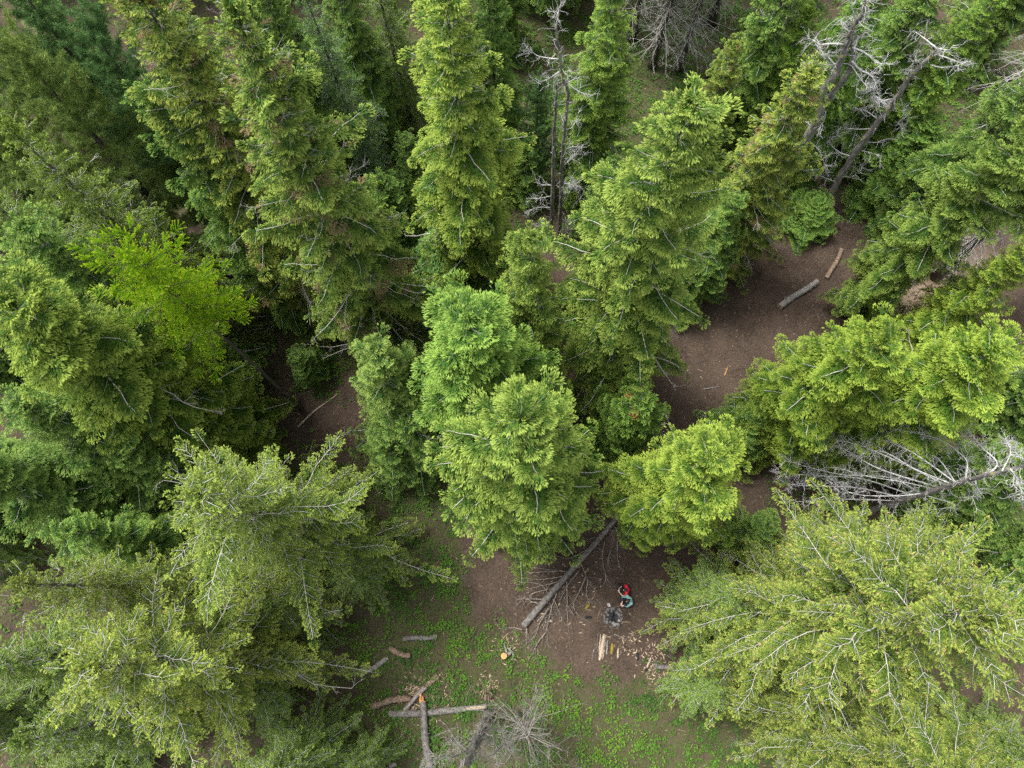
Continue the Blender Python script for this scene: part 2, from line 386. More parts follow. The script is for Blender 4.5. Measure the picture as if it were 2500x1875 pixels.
_gr = np.random.default_rng(3); _w = [(_gr.normal(0, 1.3, 2), _gr.uniform(0, 6.28)) for _ in range(14)]
def green(x, y):
    g = np.full(np.shape(x), .52)
    for bx, by, r, wt in BLOBS: g = g + wt * np.exp(-((x - bx) ** 2 + (y - by) ** 2) / (r * r))
    n = sum(np.sin(k[0] * x + k[1] * y + p) for k, p in _w) / 14 ** .5
    return np.clip(g + .20 * n, 0, 1.2)
def ground_mat():
    m, nt, b = newmat('forest floor', .95, .1)
    tc = nd(nt, 'ShaderNodeTexCoord'); O_ = tc.outputs['Object']
    ns = lambda s, d=6.0, r=.65: (lambda n: (nt.links.new(O_, n.inputs[0]), n.outputs[0])[1])(nd(nt, 'ShaderNodeTexNoise', Scale=s, Detail=d, Roughness=r))
    A = nd(nt, 'ShaderNodeAttribute', attribute_name='tip'); B_ = nd(nt, 'ShaderNodeAttribute', attribute_name='rnd')
    c = mixc(nt, mapr(nt, ns(.45, 9., .7), .36, .64), (.024, .0170, .0130, 1), (.068, .049, .037, 1))
    c = mixc(nt, mapr(nt, ns(9., 8., .75), .42, .72), c, (.098, .072, .054, 1))
    c = mixc(nt, mapr(nt, ns(22., 4., .8), .62, .72), c, (.21, .16, .12, 1))
    c = mixc(nt, mapr(nt, ns(13., 5., .8), .63, .70), c, (.014, .011, .010, 1))
    mo = nd(nt, 'ShaderNodeMath', operation='MULTIPLY'); nt.links.new(mapr(nt, A.outputs['Fac'], .35, .95, 0, .75), mo.inputs[0]); nt.links.new(mapr(nt, ns(3.3, 8., .75), .40, .62), mo.inputs[1])
    c = mixc(nt, mo.outputs[0], c, (.050, .080, .017, 1))
    c = mixc(nt, B_.outputs['Fac'], c, (.26, .19, .135, 1))
    nt.links.new(c, b.inputs['Base Color'])
    bp = nd(nt, 'ShaderNodeBump', Strength=.7, Distance=.05); nt.links.new(ns(14., 8., .8), bp.inputs['Height']); nt.links.new(bp.outputs[0], b.inputs['Normal'])
    return m
def ground():
    xs = np.concatenate([np.array([-500, -250, -120, -70]), np.arange(-50, 50.1, .35), np.array([70, 120, 250, 500])])
    ys = np.concatenate([np.array([-400, -150, -60, -30]), np.arange(-16, 58.1, .35), np.array([75, 120, 250, 500])])
    X, Y_ = np.meshgrid(xs, ys); nx, ny = len(xs), len(ys)
    v = np.stack([X, Y_, gh(X, Y_)], -1).reshape(-1, 3)
    i = (np.arange(ny - 1)[:, None] * nx + np.arange(nx - 1)[None]).ravel()
    f = np.stack([i, i + 1, i + nx + 1, i + nx], 1)
    sb = at(2335, 680, 0); sb2 = at(2230, 745, 0)
    sand = np.exp(-(((X - sb[0]) / 3.2) ** 2 + ((Y_ - sb[1]) / 2.2) ** 2) ** 2) + .35 * np.exp(-((X - sb2[0]) ** 2 + (Y_ - sb2[1]) ** 2) / 4)
    mb = MB(); mb.add(v, None, f, green(X, Y_).ravel(), np.clip(sand, 0, 1).ravel())
    tag(mb.build('ground', ground_mat(), None, True), 'bare brown forest soil with mossy green patches', 'ground', None, 'structure')
def undergrowth():
    rng = np.random.default_rng(5)
    def scatter(n, gain, pw):
        x = rng.uniform(-38, 40, n); y = rng.uniform(-11, 50, n); g = green(x, y)
        k = rng.uniform(size=n) < np.clip((g - .12) * gain, 0, 1) ** pw
        return x[k], y[k]
    # leafy herbs in patches of rosettes
    pk = [(rng.normal(0, 2.6, 2), rng.uniform(0, 6.28)) for _ in range(12)]
    patch = lambda x, y: sum(np.sin(k[0] * x + k[1] * y + p) for k, p in pk) / 12 ** .5
    x, y = scatter(90000, 1.15, 1.3); pv = patch(x, y); keep = rng.uniform(size=len(x)) < np.clip(.62 + .62 * pv, .10, 1); x, y, pv = x[keep], y[keep], pv[keep]; n = len(x); mb = MB(); K = 11
    sz = rng.uniform(.08, .30, n) * np.clip(.8 + .35 * pv, .5, 1.5); a = rng.uniform(0, 6.28, n * K); rad = np.repeat(sz, K) * rng.uniform(.0, 1, n * K) ** .6
    cx = np.repeat(x, K) + np.cos(a) * rad; cy_ = np.repeat(y, K) + np.sin(a) * rad
    o = np.stack([cx, cy_, gh(cx, cy_) + rng.uniform(.02, .10, n * K) + np.repeat(sz, K) * rng.uniform(.2, .8, n * K)], 1)
    a2 = a + rng.normal(0, .7, n * K); d = np.stack([np.cos(a2), np.sin(a2), rng.normal(-.15, .25, n * K)], 1); d /= np.linalg.norm(d, axis=1)[:, None]
    l = rng.uniform(.05, .12, n * K) * np.repeat(rng.uniform(.7, 1.25, n), K); nn = np.array([0, 0, 1.]) + .35 * rng.standard_normal((n * K, 3))
    v = kites(o, d, nn, l, l * rng.uniform(.6, .95, n * K), .2); q = np.arange(n * K)[:, None] * 4
    mb.add(v.reshape(-1, 3), np.concatenate([q + np.array([0, 1, 2]), q + np.array([0, 2, 3])]), None, 0, np.repeat(np.clip(np.repeat(np.clip(.4 + .22 * patch(x * .35 + 9, y * .35) + rng.normal(0, .16, n), 0, .9), K) + rng.uniform(-.1, .15, n * K), 0, 1), 4))
    m = attr_mat('herb leaves', [(0, (.035, .095, .016, 1)), (.5, (.080, .20, .016, 1)), (1, (.17, .29, .022, 1))], .6, .25, .35)
    tag(mb.build('ground_cover', m), 'low bright green leafy herbs growing over the forest floor', 'ground plants', None, 'stuff')
    # fine grass and moss
    x, y = scatter(380000, 1.0, 1.2); n = len(x); mb = MB()
    a = rng.uniform(0, 6.28, n); d = np.stack([np.cos(a), np.sin(a), rng.uniform(.1, .9, n)], 1); d /= np.linalg.norm(d, axis=1)[:, None]
    v = kites(np.stack([x, y, gh(x, y) + .005], 1), d, np.array([0, 0, 1.]) + .3 * rng.standard_normal((n, 3)), rng.uniform(.05, .15, n), rng.uniform(.015, .035, n)); q = np.arange(n)[:, None] * 4
    mb.add(v.reshape(-1, 3), np.concatenate([q + np.array([0, 1, 2]), q + np.array([0, 2, 3])]), None, 0, np.repeat(rng.uniform(0, 1, n), 4))
    m = attr_mat('grass blades', [(0, (.05, .085, .016, 1)), (.7, (.10, .15, .025, 1)), (.9, (.17, .17, .06, 1)), (1, (.22, .18, .11, 1))], .7, .15, .3)
    tag(mb.build('grass', m), 'thin short grass and moss between the herbs', 'grass', None, 'stuff')
    # needles, chips and twigs
    n = 110000; x = rng.uniform(-38, 40, n); y = rng.uniform(-11, 50, n); a = rng.uniform(0, 6.28, n)
    l = rng.gamma(1.6, .045, n) + .03; wd = np.minimum(l * .22, rng.uniform(.008, .03, n)); mb = MB()
    d = np.stack([np.cos(a), np.sin(a), rng.normal(0, .06, n)], 1); v = kites(np.stack([x, y, gh(x, y) + .012], 1), d, np.array([0, 0, 1.]) + .2 * rng.standard_normal((n, 3)), l, wd); q = np.arange(n)[:, None] * 4
    mb.add(v.reshape(-1, 3), np.concatenate([q + np.array([0, 1, 2]), q + np.array([0, 2, 3])]), None, 0, np.repeat(rng.uniform(0, 1, n), 4))
    # longer bare twigs
    k = 2600; xx = rng.uniform(-30, 34, k); yy = rng.uniform(-10, 46, k); a = rng.uniform(0, 6.28, k); l = rng.gamma(2.2, .22, k) + .15
    v = kites(np.stack([xx, yy, gh(xx, yy) + .02], 1), np.stack([np.cos(a), np.sin(a), rng.normal(0, .02, k)], 1), np.array([0, 0, 1.]) + .2 * rng.standard_normal((k, 3)), l, rng.uniform(.018, .035, k)); q = np.arange(k)[:, None] * 4
    mb.add(v.reshape(-1, 3), np.concatenate([q + np.array([0, 1, 2]), q + np.array([0, 2, 3])]), None, 0, np.repeat(rng.uniform(.3, .95, k), 4))
    # denser chips where wood was split
    for (px, py, r, k) in ((1590, 1600, .9, 90), (1600, 1640, .7, 90), (1530, 1570, .8, 80), (1050, 1700, 1.2, 260), (1010, 1690, .8, 120), (1190, 1680, .6, 120), (1240, 1580, 1.0, 70), (1380, 1420, 3.0, 200)):
        c = at(px, py, 0); xx = c[0] + rng.normal(0, r * .5, k); yy = c[1] + rng.normal(0, r * .5, k); a = rng.uniform(0, 6.28, k); l = rng.uniform(.06, .26, k)
        v = kites(np.stack([xx, yy, gh(xx, yy) + .02], 1), np.stack([np.cos(a), np.sin(a), rng.normal(0, .1, k)], 1), np.array([0, 0, 1.]) + .3 * rng.standard_normal((k, 3)), l, l * .22); q = np.arange(k)[:, None] * 4
        mb.add(v.reshape(-1, 3), np.concatenate([q + np.array([0, 1, 2]), q + np.array([0, 2, 3])]), None, 0, np.repeat(rng.uniform(.8, 1, k), 4))
    m = attr_mat('litter', [(0, (.02, .015, .012, 1)), (.5, (.07, .045, .03, 1)), (.8, (.16, .115, .08, 1)), (1, (.48, .37, .26, 1))], .85, .1)
    tag(mb.build('forest_litter', m), 'fallen needles, twigs and wood chips strewn on the soil', 'litter', None, 'stuff')
# ---------------------------------------------------------------- tree kinds: each is grown once, its meshes are shared by its copies
AR = {}
AR['fir_cone'] = conifer('fir', 21, 23, 3.3, 4.2, power=.66, dead=.12, fansz=1.12, nper=4.6, wob=.30, dz=.56)
AR['fir_cone_b'] = conifer('fir', 22, 22, 2.9, 2.0, power=.78, dead=.13, fansz=1.15, gap=.10, wob=.34, dz=.54, nper=5)
AR['fir_round'] = conifer('fir', 23, 20, 3.2, 2.6, power=.52, round_=.42, dead=.07, fansz=1.18, wob=.28, nper=4.8, dz=.5)
AR['fir_round_b'] = conifer('fir', 24, 18, 2.9, 2.5, power=.50, round_=.40, dead=.09, fansz=1.2, wob=.32, nper=4.8, dz=.5)
AR['fir_mid'] = conifer('fir', 25, 17, 2.6, 1.8, power=.66, dead=.12, fansz=1.18, wob=.32, dz=.52, nper=5)
AR['fir_fan'] = conifer('fir', 26, 18, 2.7, 1.2, power=.72, sag=.5, dead=.05, fansz=1.38, nper=4.6, wob=.3, dz=.56, gap=.06)
AR['fir_small'] = conifer('fir', 27, 9, 1.9, .6, power=.66, dead=.04, fansz=1.1, wob=.3, trunk_r=.12)
AR['fir_ragged'] = conifer('fir', 28, 24, 3.0, 2.2, power=.70, dead=.38, gap=.10, dry=.07, fansz=1.02, wob=.36, limbr=.9)
AR['fir_olive'] = conifer('fir', 29, 19, 2.4, 2.0, power=.60, dead=.16, dry=.05, fansz=.95, wob=.3, gap=.04)
AR['fir_bare'] = conifer('fir', 30, 19, 2.6, 2.4, power=.65, dead=.2, bare_low=.42, fansz=1.15, wob=.3, trunk_r=.3, limbr=.8)
AR['spruce_big'] = conifer('spruce', 31, 18, 3.6, 2.0, power=.52, sag=.26, tipup=.14, dead=.05, limbr=.8, limbvis=.30, wob=.34, nper=4.4, dz=.56, fansz=1.1)
AR['spruce_big_b'] = conifer('spruce', 32, 17, 3.5, 2.0, power=.52, sag=.30, tipup=.12, dead=.06, limbr=.8, limbvis=.25, wob=.38, nper=4.4, dz=.56, fansz=1.1, bud=.02)
AR['spruce_cones'] = conifer('spruce', 33, 20, 4.4, 2.2, power=.50, sag=.24, tipup=.16, dead=.08, limbr=.75, limbvis=.25, wob=.36, nper=4.6, dz=.58, fansz=1.12, bud=.075)
AR['spruce_mid'] = conifer('spruce', 34, 17, 2.8, 1.2, power=.75, sag=.34, tipup=.10, dead=.04, limbr=.8, limbvis=.05, wob=.3, dz=.5)
AR['pine'] = conifer('pine', 35, 16, 2.7, 3.0, power=.5, round_=.4, sag=.05, tipup=.2, e_top=50, e_low=8, dens=1.0, dz=.6, nper=5, fansz=1.1, dead=.03)
AR['young_pine'] = conifer('pine', 36, 7, 1.3, .5, power=.7, sag=.05, tipup=.2, e_top=60, e_low=15, dens=1.15, dz=.45, nper=5, fansz=.85, dead=0, trunk_r=.08)
AR['young_fir'] = conifer('spruce', 37, 6.5, 1.7, .3, power=.8, sag=.25, dens=1.1, dz=.36, dead=0, trunk_r=.08, limbr=.6, e_low=5)
AR['larch'] = conifer('larch', 38, 19, 2.7, 12.6, power=.45, round_=.1, sag=.16, tipup=.10, e_top=48, e_low=-6, inner=.16, nper=5.2, dz=.42, dead=0, trunk_r=.19, limbr=.8, fansz=1.05, wob=.3)
CONE_N = 0
def plant(kind, ax, ay, h, R, label, tint=(1, 1, 1), rz=None, name=None, group=None, cat='tree', base=None):
    a = AR[kind]; p = at(ax, ay, h) if base is None else at(base[0], base[1], 0)
    if base is not None and not h: h = on_axis(ax, ay, p)[2]
    r = np.random.default_rng(int(abs(ax) * 7 + abs(ay) * 13 + h * 31))
    nm = name or {'fir': 'fir_tree', 'spruce': 'spruce_tree', 'pine': 'pine_tree', 'larch': 'larch_tree'}[a['kind']]
    t = thing(nm, label, cat, (p[0], p[1], gh(p[0], p[1]) - .05), r.uniform(0, 6.28) if rz is None else rz, group)
    s = max(.3, R - .35) / a['R'] * r.uniform(.97, 1.03); t.scale = (s, s, h / a['Ht'])
    for part, key in (('trunk', 'trunk'), ('limbs', 'limbs'), ('crown', 'crown')):
        o = link(part, a[key], t); v = r.uniform(.92, 1.08)
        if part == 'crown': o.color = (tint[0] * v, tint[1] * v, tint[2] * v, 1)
    return t
Y = (1.06, 1.06, 1.0); G = (.86, 1.0, 1.0); D = (.84, .96, 1.0); O = (1.10, 1.0, .9); N = (1, 1, 1); L = (1.06, 1.08, 1.0); BG = (.90, 1.05, .95)  # D and the shaded rows' own low tints put some shade into crown colour
FOREST = [
 # middle of the photograph
 ('fir_round', 1262, 1010, 20, 3.45, 'broad round topped light green fir above the long fallen trunk', L, 1.0),
 ('fir_round_b', 1140, 770, 17.5, 3.15, 'full light green fir touching the far side of the broad round topped fir', BG, 2.2),
 ('fir_mid', 1090, 700, 13, 1.8, 'small green fir peeking out behind the left shoulder of the full light green fir', BG, .4),
 ('fir_mid', 1295, 572, 18.5, 2.35, 'slim yellow green fir just in front of the foot of the double grey snag', Y, 1.4),
 ('fir_cone', 1690, 212, 23.5, 3.5, 'tallest cone shaped light green fir in the middle distance, above the dirt road', Y, 2.9),
 ('fir_mid', 918, 850, 12.5, 2.55, 'grey green fir left of the centre pair, beside the thin pale pole', (.95, 1, 1.1), 3.4),
 ('fir_small', 985, 1010, 8.5, 2.1, 'low dark green fir tucked under the short grey green fir', D, 1.2),
 ('fir_round_b', 1738, 1115, 14, 2.85, 'bright yellow green rounded fir at the far end of the fallen trunk', (1.15, 1.14, .85), 5.0),
 ('fir_small', 1552, 978, 9, 2.0, 'small green fir with a dead grey tip and rusty needles beside the dirt road', BG, 2.0),
 # left
 ('larch', 300, 605, 18.6, 2.0, 'vivid lime green larch leaning over a long bare trunk', N, .9),
 ('fir_ragged', 560, 22, 25, 3.2, 'very tall ragged yellow grey fir full of bare white twigs', Y, 2.4),
 ('fir_mid', 345, 215, 18.5, 2.5, 'deep green fir with white twigs between the ragged fir and the left edge', G, .2),
 ('fir_olive', 290, -60, 23, 2.9, 'tall olive fir at the top edge, left of the ragged yellow grey fir', O, 1.7),
 ('fir_olive', 500, 250, 17, 2.2, 'olive fir half hidden behind the ragged fir and the deep green fir', O, 4.4),
 ('fir_mid', 640, 480, 11, 2.0, 'dark lower fir in the gap between the lime green larch and the ragged fir', D, 4.0),
 ('pine', 15, 105, 17.5, 3.0, 'soft light green pine at the left edge near the top corner', N, 1.1),
 ('pine', 190, 40, 17, 2.6, 'bluish green pine behind the soft light green pine', (.62, .82, 1.15), 2.7),
 ('pine', 470, 120, 15, 2.2, 'pale soft pine between the tall olive fir and the ragged fir', (1.0, 1.0, 1.25), 5.2),
 ('pine', 10, -70, 17, 2.6, 'blue green pine cut by the top left corner', (.62, .8, 1.1), 3.3),
 ('spruce_mid', 20, 320, 19, 3.0, 'feathery green spruce at the left edge below the light green pine', (.92, 1, .9), 2.1),
 ('spruce_mid', 250, 430, 12, 2.3, 'low feathery spruce between the deep green fir and the larch', D, .7),
 ('fir_mid', 40, 545, 17.5, 2.8, 'green fir on the left edge beside the lime green larch', G, 1.9),
 ('fir_round_b', -10, 725, 19.5, 3.2, 'wide green fir on the left edge directly below the larch crown', (1.05, 1.05, .85), 3.0),
 ('fir_fan', 300, 910, 13, 2.1, 'fan layered fir below the foot of the larch crown', (1.02, 1.05, .8), 4.6),
 ('fir_small', 720, 860, 3.5, 1.3, 'little dark fir at the foot of the larch trunk', D, .5),
 ('fir_mid', 30, 985, 15, 3.0, 'shaded dark green fir on the left edge above the big yellow green spruce', D, .9),
 ('fir_mid', 290, 1090, 11.5, 2.3, 'shaded dark fir just left of the big yellow green spruce top', D, 2.6),
 ('fir_small', 430, 1010, 8, 1.8, 'small shaded fir between the fan layered fir and the yellow green spruce', D, 1.3),
 ('spruce_big', 450, 1205, 17.5, 4.3, 'big yellow green spruce with pale limbs left of the campsite clearing', (1.0, 1.04, 1.0), .8),
 ('spruce_big_b', 200, 1640, 16.5, 4.3, 'big yellow spruce filling the lower left corner', (1.06, 1.05, 1.0), 2.0),
 ('spruce_mid', 60, 1420, 17.5, 2.8, 'green spruce cut by the left edge between the two big yellow spruces', N, 3.7),
 ('fir_mid', 160, 1290, 13, 2.1, 'short green fir at the left edge above the lower left spruce', G, 5.7),
 ('spruce_mid', 30, 1830, 15, 2.6, 'dark spruce in the bottom left corner under the big yellow spruce', D, 1.5),
 ('spruce_mid', 560, 1960, 12, 2.4, 'shaded spruce at the bottom edge right of the big yellow spruce', D, .3),
 ('spruce_mid', 850, 1905, 6, 1.6, 'low green spruce at the bottom edge beside the thin standing pole', G, 1.8),
 # top
 ('fir_cone_b', 1062, -70, 22.5, 3.3, 'tall yellow green fir at the top edge left of the double grey snag', (1.12, 1.1, .9), 1.6),
 ('fir_fan', 1115, 395, 0, 2.75, 'dark bluish fir in front of the tall yellow green fir', (.60, .82, 1.0), 3.5, (1152, 715)),
 ('fir_cone_b', 1420, -75, 0, 2.5, 'bright green fir at the top edge right behind the double grey snag', (1.0, 1.1, .95), 4.1, (1432, 470)),
 ('fir_fan', 1190, -60, 14, 2.0, 'dark green fan layered fir at the top edge between the two tall firs', (.78, .95, .95), .8),
 ('pine', 1312, 195, 9.5, 1.7, 'soft bluish pine left of the double grey snag', (.72, .9, 1.3), 1.4),
 ('spruce_mid', 745, -25, 16, 2.3, 'silvery blue spruce at the top edge right of the ragged fir', (.72, .92, 1.6), 2.8),
 ('fir_mid', 620, -70, 17, 2.0, 'green fir at the top edge directly behind the ragged fir tip', G, 5.1),
 ('young_pine', 862, 20, 8.5, 1.1, 'yellow green young pine at the top edge right of the silvery spruce', (1.15, 1.05, .8), 1.1),
 ('young_pine', 958, -5, 8.5, 1.1, 'green young pine at the top edge left of the tall yellow green fir', (.9, 1, 1), 3.6),
 ('young_fir', 892, 165, 8, 1.9, 'light green young spruce below the two young pines', (.95, 1.1, 1.0), .4),
 ('young_fir', 830, 200, 7, 1.5, 'leafy green sapling between the ragged fir and the young spruce', (1.05, 1.2, .7), 2.2),
 ('fir_small', 930, 430, 7.5, 1.8, 'low green fir between the ragged fir and the tall yellow green fir', G, 4.9),
 ('fir_small', 990, 330, 7, 1.6, 'low dark fir against the left side of the tall yellow green fir', D, .1),
 ('fir_small', 870, 560, 6, 1.6, 'low dark fir under the right side of the ragged fir', D, 3.1),
 ('young_fir', 1010, 480, 4.5, 1.2, 'bright green sapling at the foot of the tall yellow green fir', (1.05, 1.2, .7), 1.7),
 ('young_fir', 1255, 395, 4, 1.1, 'bright green sapling left of the soft bluish pine', (1.05, 1.2, .7), 2.9),
 ('fir_mid', 1060, -190, 17, 2.2, 'dark fir cut by the top edge behind the tall yellow green fir', D, 2.0),
 ('fir_mid', 520, -160, 18, 2.3, 'dark fir cut by the top edge behind the ragged fir', D, .6),
 ('spruce_mid', 900, -150, 14, 2.2, 'dark spruce cut by the top edge above the two young pines', D, 4.2),
 # right
 ('fir_olive', 1925, 155, 0, 2.5, 'olive gold fir leaning over the left of the forked silver dead tree', O, 2.3, (1735, 640)),
 ('fir_olive', 1800, 100, 0, 1.9, 'ragged olive fir behind the tallest cone shaped fir', (1.0, .95, .8), 5.3, (1660, 480)),
 ('fir_fan', 1985, 20, 0, 1.9, 'bright green fir behind the left limbs of the forked silver dead tree', (1.0, 1.12, .85), 1.2, (1790, 420)),
 ('fir_fan', 2215, -130, 0, 2.5, 'deep green fan layered fir between the two silver dead trees', (.82, 1.05, .85), 3.9, (1880, 440)),
 ('fir_cone_b', 2465, -25, 0, 2.4, 'slender fir with bare tip leaning to the top right corner', (.92, 1.05, .85), .9, (2110, 410)),
 ('fir_fan', 2290, 300, 0, 2.4, 'shaded fan layered fir below the second silver dead tree', (.78, .95, .9), 2.5, (2130, 470)),
 ('fir_fan', 2050, 520, 0, 2.1, 'shaded fir at the foot of the silver dead trees', (.78, .95, .9), 5.9, (1955, 545)),
 ('fir_mid', 1800, 480, 10, 1.9, 'shaded fir between the tallest cone shaped fir and the dead trees', (.80, .95, .95), 1.0),
 ('fir_round_b', 2570, 300, 17, 2.4, 'grey green fir on the right edge behind the leaning bare spike', (.95, 1, .95), 3.2),
 ('fir_mid', 2545, 600, 13, 2.2, 'bright yellow green fir on the right edge below the sandy bank', (1.12, 1.12, .75), .2),
 ('fir_round', 2160, 830, 15, 3.1, 'broad green fir in front of the dirt road, left one of the right hand pair', (1.08, 1.1, .75), 1.5),
 ('fir_round_b', 2440, 850, 15, 3.1, 'broad green fir on the right edge with a dead trunk poking through', (1.08, 1.1, .75), 4.7),
 ('fir_mid', 1850, 1010, 6, 1.9, 'shaded low fir under the left one of the right hand pair', D, 3.8),
 ('fir_small', 2150, 1060, 5, 1.9, 'shaded low fir behind the sprawling dead limbs', D, 2.1),
 ('fir_small', 2420, 1250, 5, 1.8, 'low shaded fir on the right edge under the sprawling dead tree', D, .9),
 ('spruce_cones', 2440, 1500, 19.5, 4.8, 'huge yellow spruce dotted with tan cones filling the lower right', (1.04, 1.04, 1.0), 1.1),
 ('spruce_big_b', 2340, 1340, 14, 2.9, 'yellow green spruce rising in front of the sprawling dead limbs', (1.0, 1.04, 1.0), 3.3),
 ('spruce_cones', 2640, 2050, 20, 3.6, 'spruce with tan cones cut by the bottom right corner', (1.04, 1.04, 1.0), 4.0),
 ('spruce_mid', 1800, 1470, 7.5, 2.3, 'low shaded spruce right of the campfire', (.8, .95, .95), 1.9),
 ('spruce_mid', 1750, 1690, 6, 1.7, 'low shaded spruce above the green undergrowth right of the firewood', (.8, .95, .95), 5.0),
 ('fir_small', 1880, 1290, 5, 1.5, 'small shaded fir between the bright rounded fir and the huge cone laden spruce', D, 2.8),
 ('fir_small', 1500, 640, 6, 1.8, 'low shaded fir between the slim yellow green fir and the tallest cone shaped fir', D, .7),
 ('fir_small', 1700, 640, 5.5, 1.6, 'low shaded fir right of the foot of the tallest cone shaped fir', D, 4.3),
 ('fir_mid', -110, 640, 17, 3.0, 'green fir cut by the left edge above the wide green fir', G, .8),
 ('fir_mid', -90, 1130, 14, 3.0, 'dark green fir cut by the left edge level with the big spruce top', D, 3.8),
 ('spruce_mid', -90, 430, 17, 3.0, 'dark feathery spruce cut by the left edge', D, 5.0),
 ('pine', -130, 200, 16, 3.0, 'light green pine cut by the left edge', N, .4),
 ('spruce_mid', -110, 1640, 16, 3.0, 'dark spruce cut by the left edge behind the lower left spruce', D, 2.7),
 ('fir_mid', 2560, 1130, 10, 2.6, 'shaded fir cut by the right edge behind the sprawling dead tree', D, 1.6),
 ('fir_fan', 2620, 120, 15, 2.6, 'dark fan layered fir cut by the right edge near the top', D, 3.0),
 ('fir_mid', 2350, -150, 15, 2.4, 'dark fir cut by the top edge near the right corner', D, 4.4),
 ('fir_mid', 1990, -210, 17, 2.3, 'dark fir cut by the top edge above the forked silver dead tree', D, 5.6),
 ('fir_mid', 780, -170, 16, 2.3, 'dark fir cut by the top edge behind the silvery spruce', D, 1.0),
 ('fir_mid', 250, -190, 18, 2.5, 'dark fir cut by the top edge behind the tall olive fir', D, 3.2),
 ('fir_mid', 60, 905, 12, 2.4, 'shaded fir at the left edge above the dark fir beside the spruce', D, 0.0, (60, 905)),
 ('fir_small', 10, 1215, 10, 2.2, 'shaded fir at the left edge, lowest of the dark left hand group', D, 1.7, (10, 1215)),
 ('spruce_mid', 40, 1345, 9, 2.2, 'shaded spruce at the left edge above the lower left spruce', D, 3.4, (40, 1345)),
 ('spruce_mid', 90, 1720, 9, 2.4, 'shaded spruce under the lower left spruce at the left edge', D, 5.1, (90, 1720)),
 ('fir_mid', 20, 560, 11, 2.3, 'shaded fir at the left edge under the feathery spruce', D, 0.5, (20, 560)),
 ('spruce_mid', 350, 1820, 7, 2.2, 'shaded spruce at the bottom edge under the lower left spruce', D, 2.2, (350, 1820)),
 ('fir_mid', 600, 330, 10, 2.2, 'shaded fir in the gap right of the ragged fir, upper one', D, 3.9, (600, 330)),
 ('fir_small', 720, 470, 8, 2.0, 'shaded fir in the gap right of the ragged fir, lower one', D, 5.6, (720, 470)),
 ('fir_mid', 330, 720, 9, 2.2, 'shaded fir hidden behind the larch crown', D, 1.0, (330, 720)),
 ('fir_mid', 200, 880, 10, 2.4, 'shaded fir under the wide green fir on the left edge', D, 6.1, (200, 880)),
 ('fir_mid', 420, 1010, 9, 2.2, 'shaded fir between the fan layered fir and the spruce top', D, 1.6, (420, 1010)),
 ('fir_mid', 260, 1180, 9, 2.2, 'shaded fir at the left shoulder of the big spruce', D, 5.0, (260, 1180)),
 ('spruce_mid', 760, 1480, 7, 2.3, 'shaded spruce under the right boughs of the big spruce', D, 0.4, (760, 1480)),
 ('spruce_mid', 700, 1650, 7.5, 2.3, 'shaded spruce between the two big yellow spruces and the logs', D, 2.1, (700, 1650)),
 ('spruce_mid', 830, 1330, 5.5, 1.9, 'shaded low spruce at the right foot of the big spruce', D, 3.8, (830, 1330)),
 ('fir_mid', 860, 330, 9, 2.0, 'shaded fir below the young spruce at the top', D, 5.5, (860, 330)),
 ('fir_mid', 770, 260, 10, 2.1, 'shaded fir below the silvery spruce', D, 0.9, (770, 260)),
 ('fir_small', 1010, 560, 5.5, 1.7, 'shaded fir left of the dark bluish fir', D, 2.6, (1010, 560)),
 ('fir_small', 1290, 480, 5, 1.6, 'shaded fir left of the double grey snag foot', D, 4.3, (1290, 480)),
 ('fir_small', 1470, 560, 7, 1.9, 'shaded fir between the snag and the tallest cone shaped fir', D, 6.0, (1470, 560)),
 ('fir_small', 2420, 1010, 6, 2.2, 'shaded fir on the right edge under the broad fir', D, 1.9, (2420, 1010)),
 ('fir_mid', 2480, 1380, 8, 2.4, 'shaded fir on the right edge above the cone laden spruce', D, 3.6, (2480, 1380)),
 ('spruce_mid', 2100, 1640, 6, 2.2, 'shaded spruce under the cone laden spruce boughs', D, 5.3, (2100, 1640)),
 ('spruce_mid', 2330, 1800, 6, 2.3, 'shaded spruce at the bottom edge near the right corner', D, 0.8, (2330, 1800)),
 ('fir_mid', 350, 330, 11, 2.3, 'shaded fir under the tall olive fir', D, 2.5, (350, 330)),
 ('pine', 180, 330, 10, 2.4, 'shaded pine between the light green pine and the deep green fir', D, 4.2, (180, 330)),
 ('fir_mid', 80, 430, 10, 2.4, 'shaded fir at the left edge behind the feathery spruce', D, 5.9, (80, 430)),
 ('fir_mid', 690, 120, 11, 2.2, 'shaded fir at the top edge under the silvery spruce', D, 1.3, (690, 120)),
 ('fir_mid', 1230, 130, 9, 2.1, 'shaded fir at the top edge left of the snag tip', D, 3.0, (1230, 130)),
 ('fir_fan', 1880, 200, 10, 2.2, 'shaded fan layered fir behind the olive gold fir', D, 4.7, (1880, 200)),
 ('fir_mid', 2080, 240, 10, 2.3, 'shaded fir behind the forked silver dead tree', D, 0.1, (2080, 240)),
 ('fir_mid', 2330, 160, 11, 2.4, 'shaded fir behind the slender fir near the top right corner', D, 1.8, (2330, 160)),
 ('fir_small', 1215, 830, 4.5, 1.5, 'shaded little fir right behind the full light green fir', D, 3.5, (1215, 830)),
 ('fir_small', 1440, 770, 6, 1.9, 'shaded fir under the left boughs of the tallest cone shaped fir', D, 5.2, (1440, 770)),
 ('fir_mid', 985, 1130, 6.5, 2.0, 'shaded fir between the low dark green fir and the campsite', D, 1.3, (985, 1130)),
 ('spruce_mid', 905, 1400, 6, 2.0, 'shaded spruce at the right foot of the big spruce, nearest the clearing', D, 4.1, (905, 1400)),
 ('fir_mid', 1335, 10, 19, 2.9, 'tall fir added for shade above the top edge left of the double grey snag', D, 0.0, (1335, 10)),  # rows from here: firs added along the top edge to shade the ground
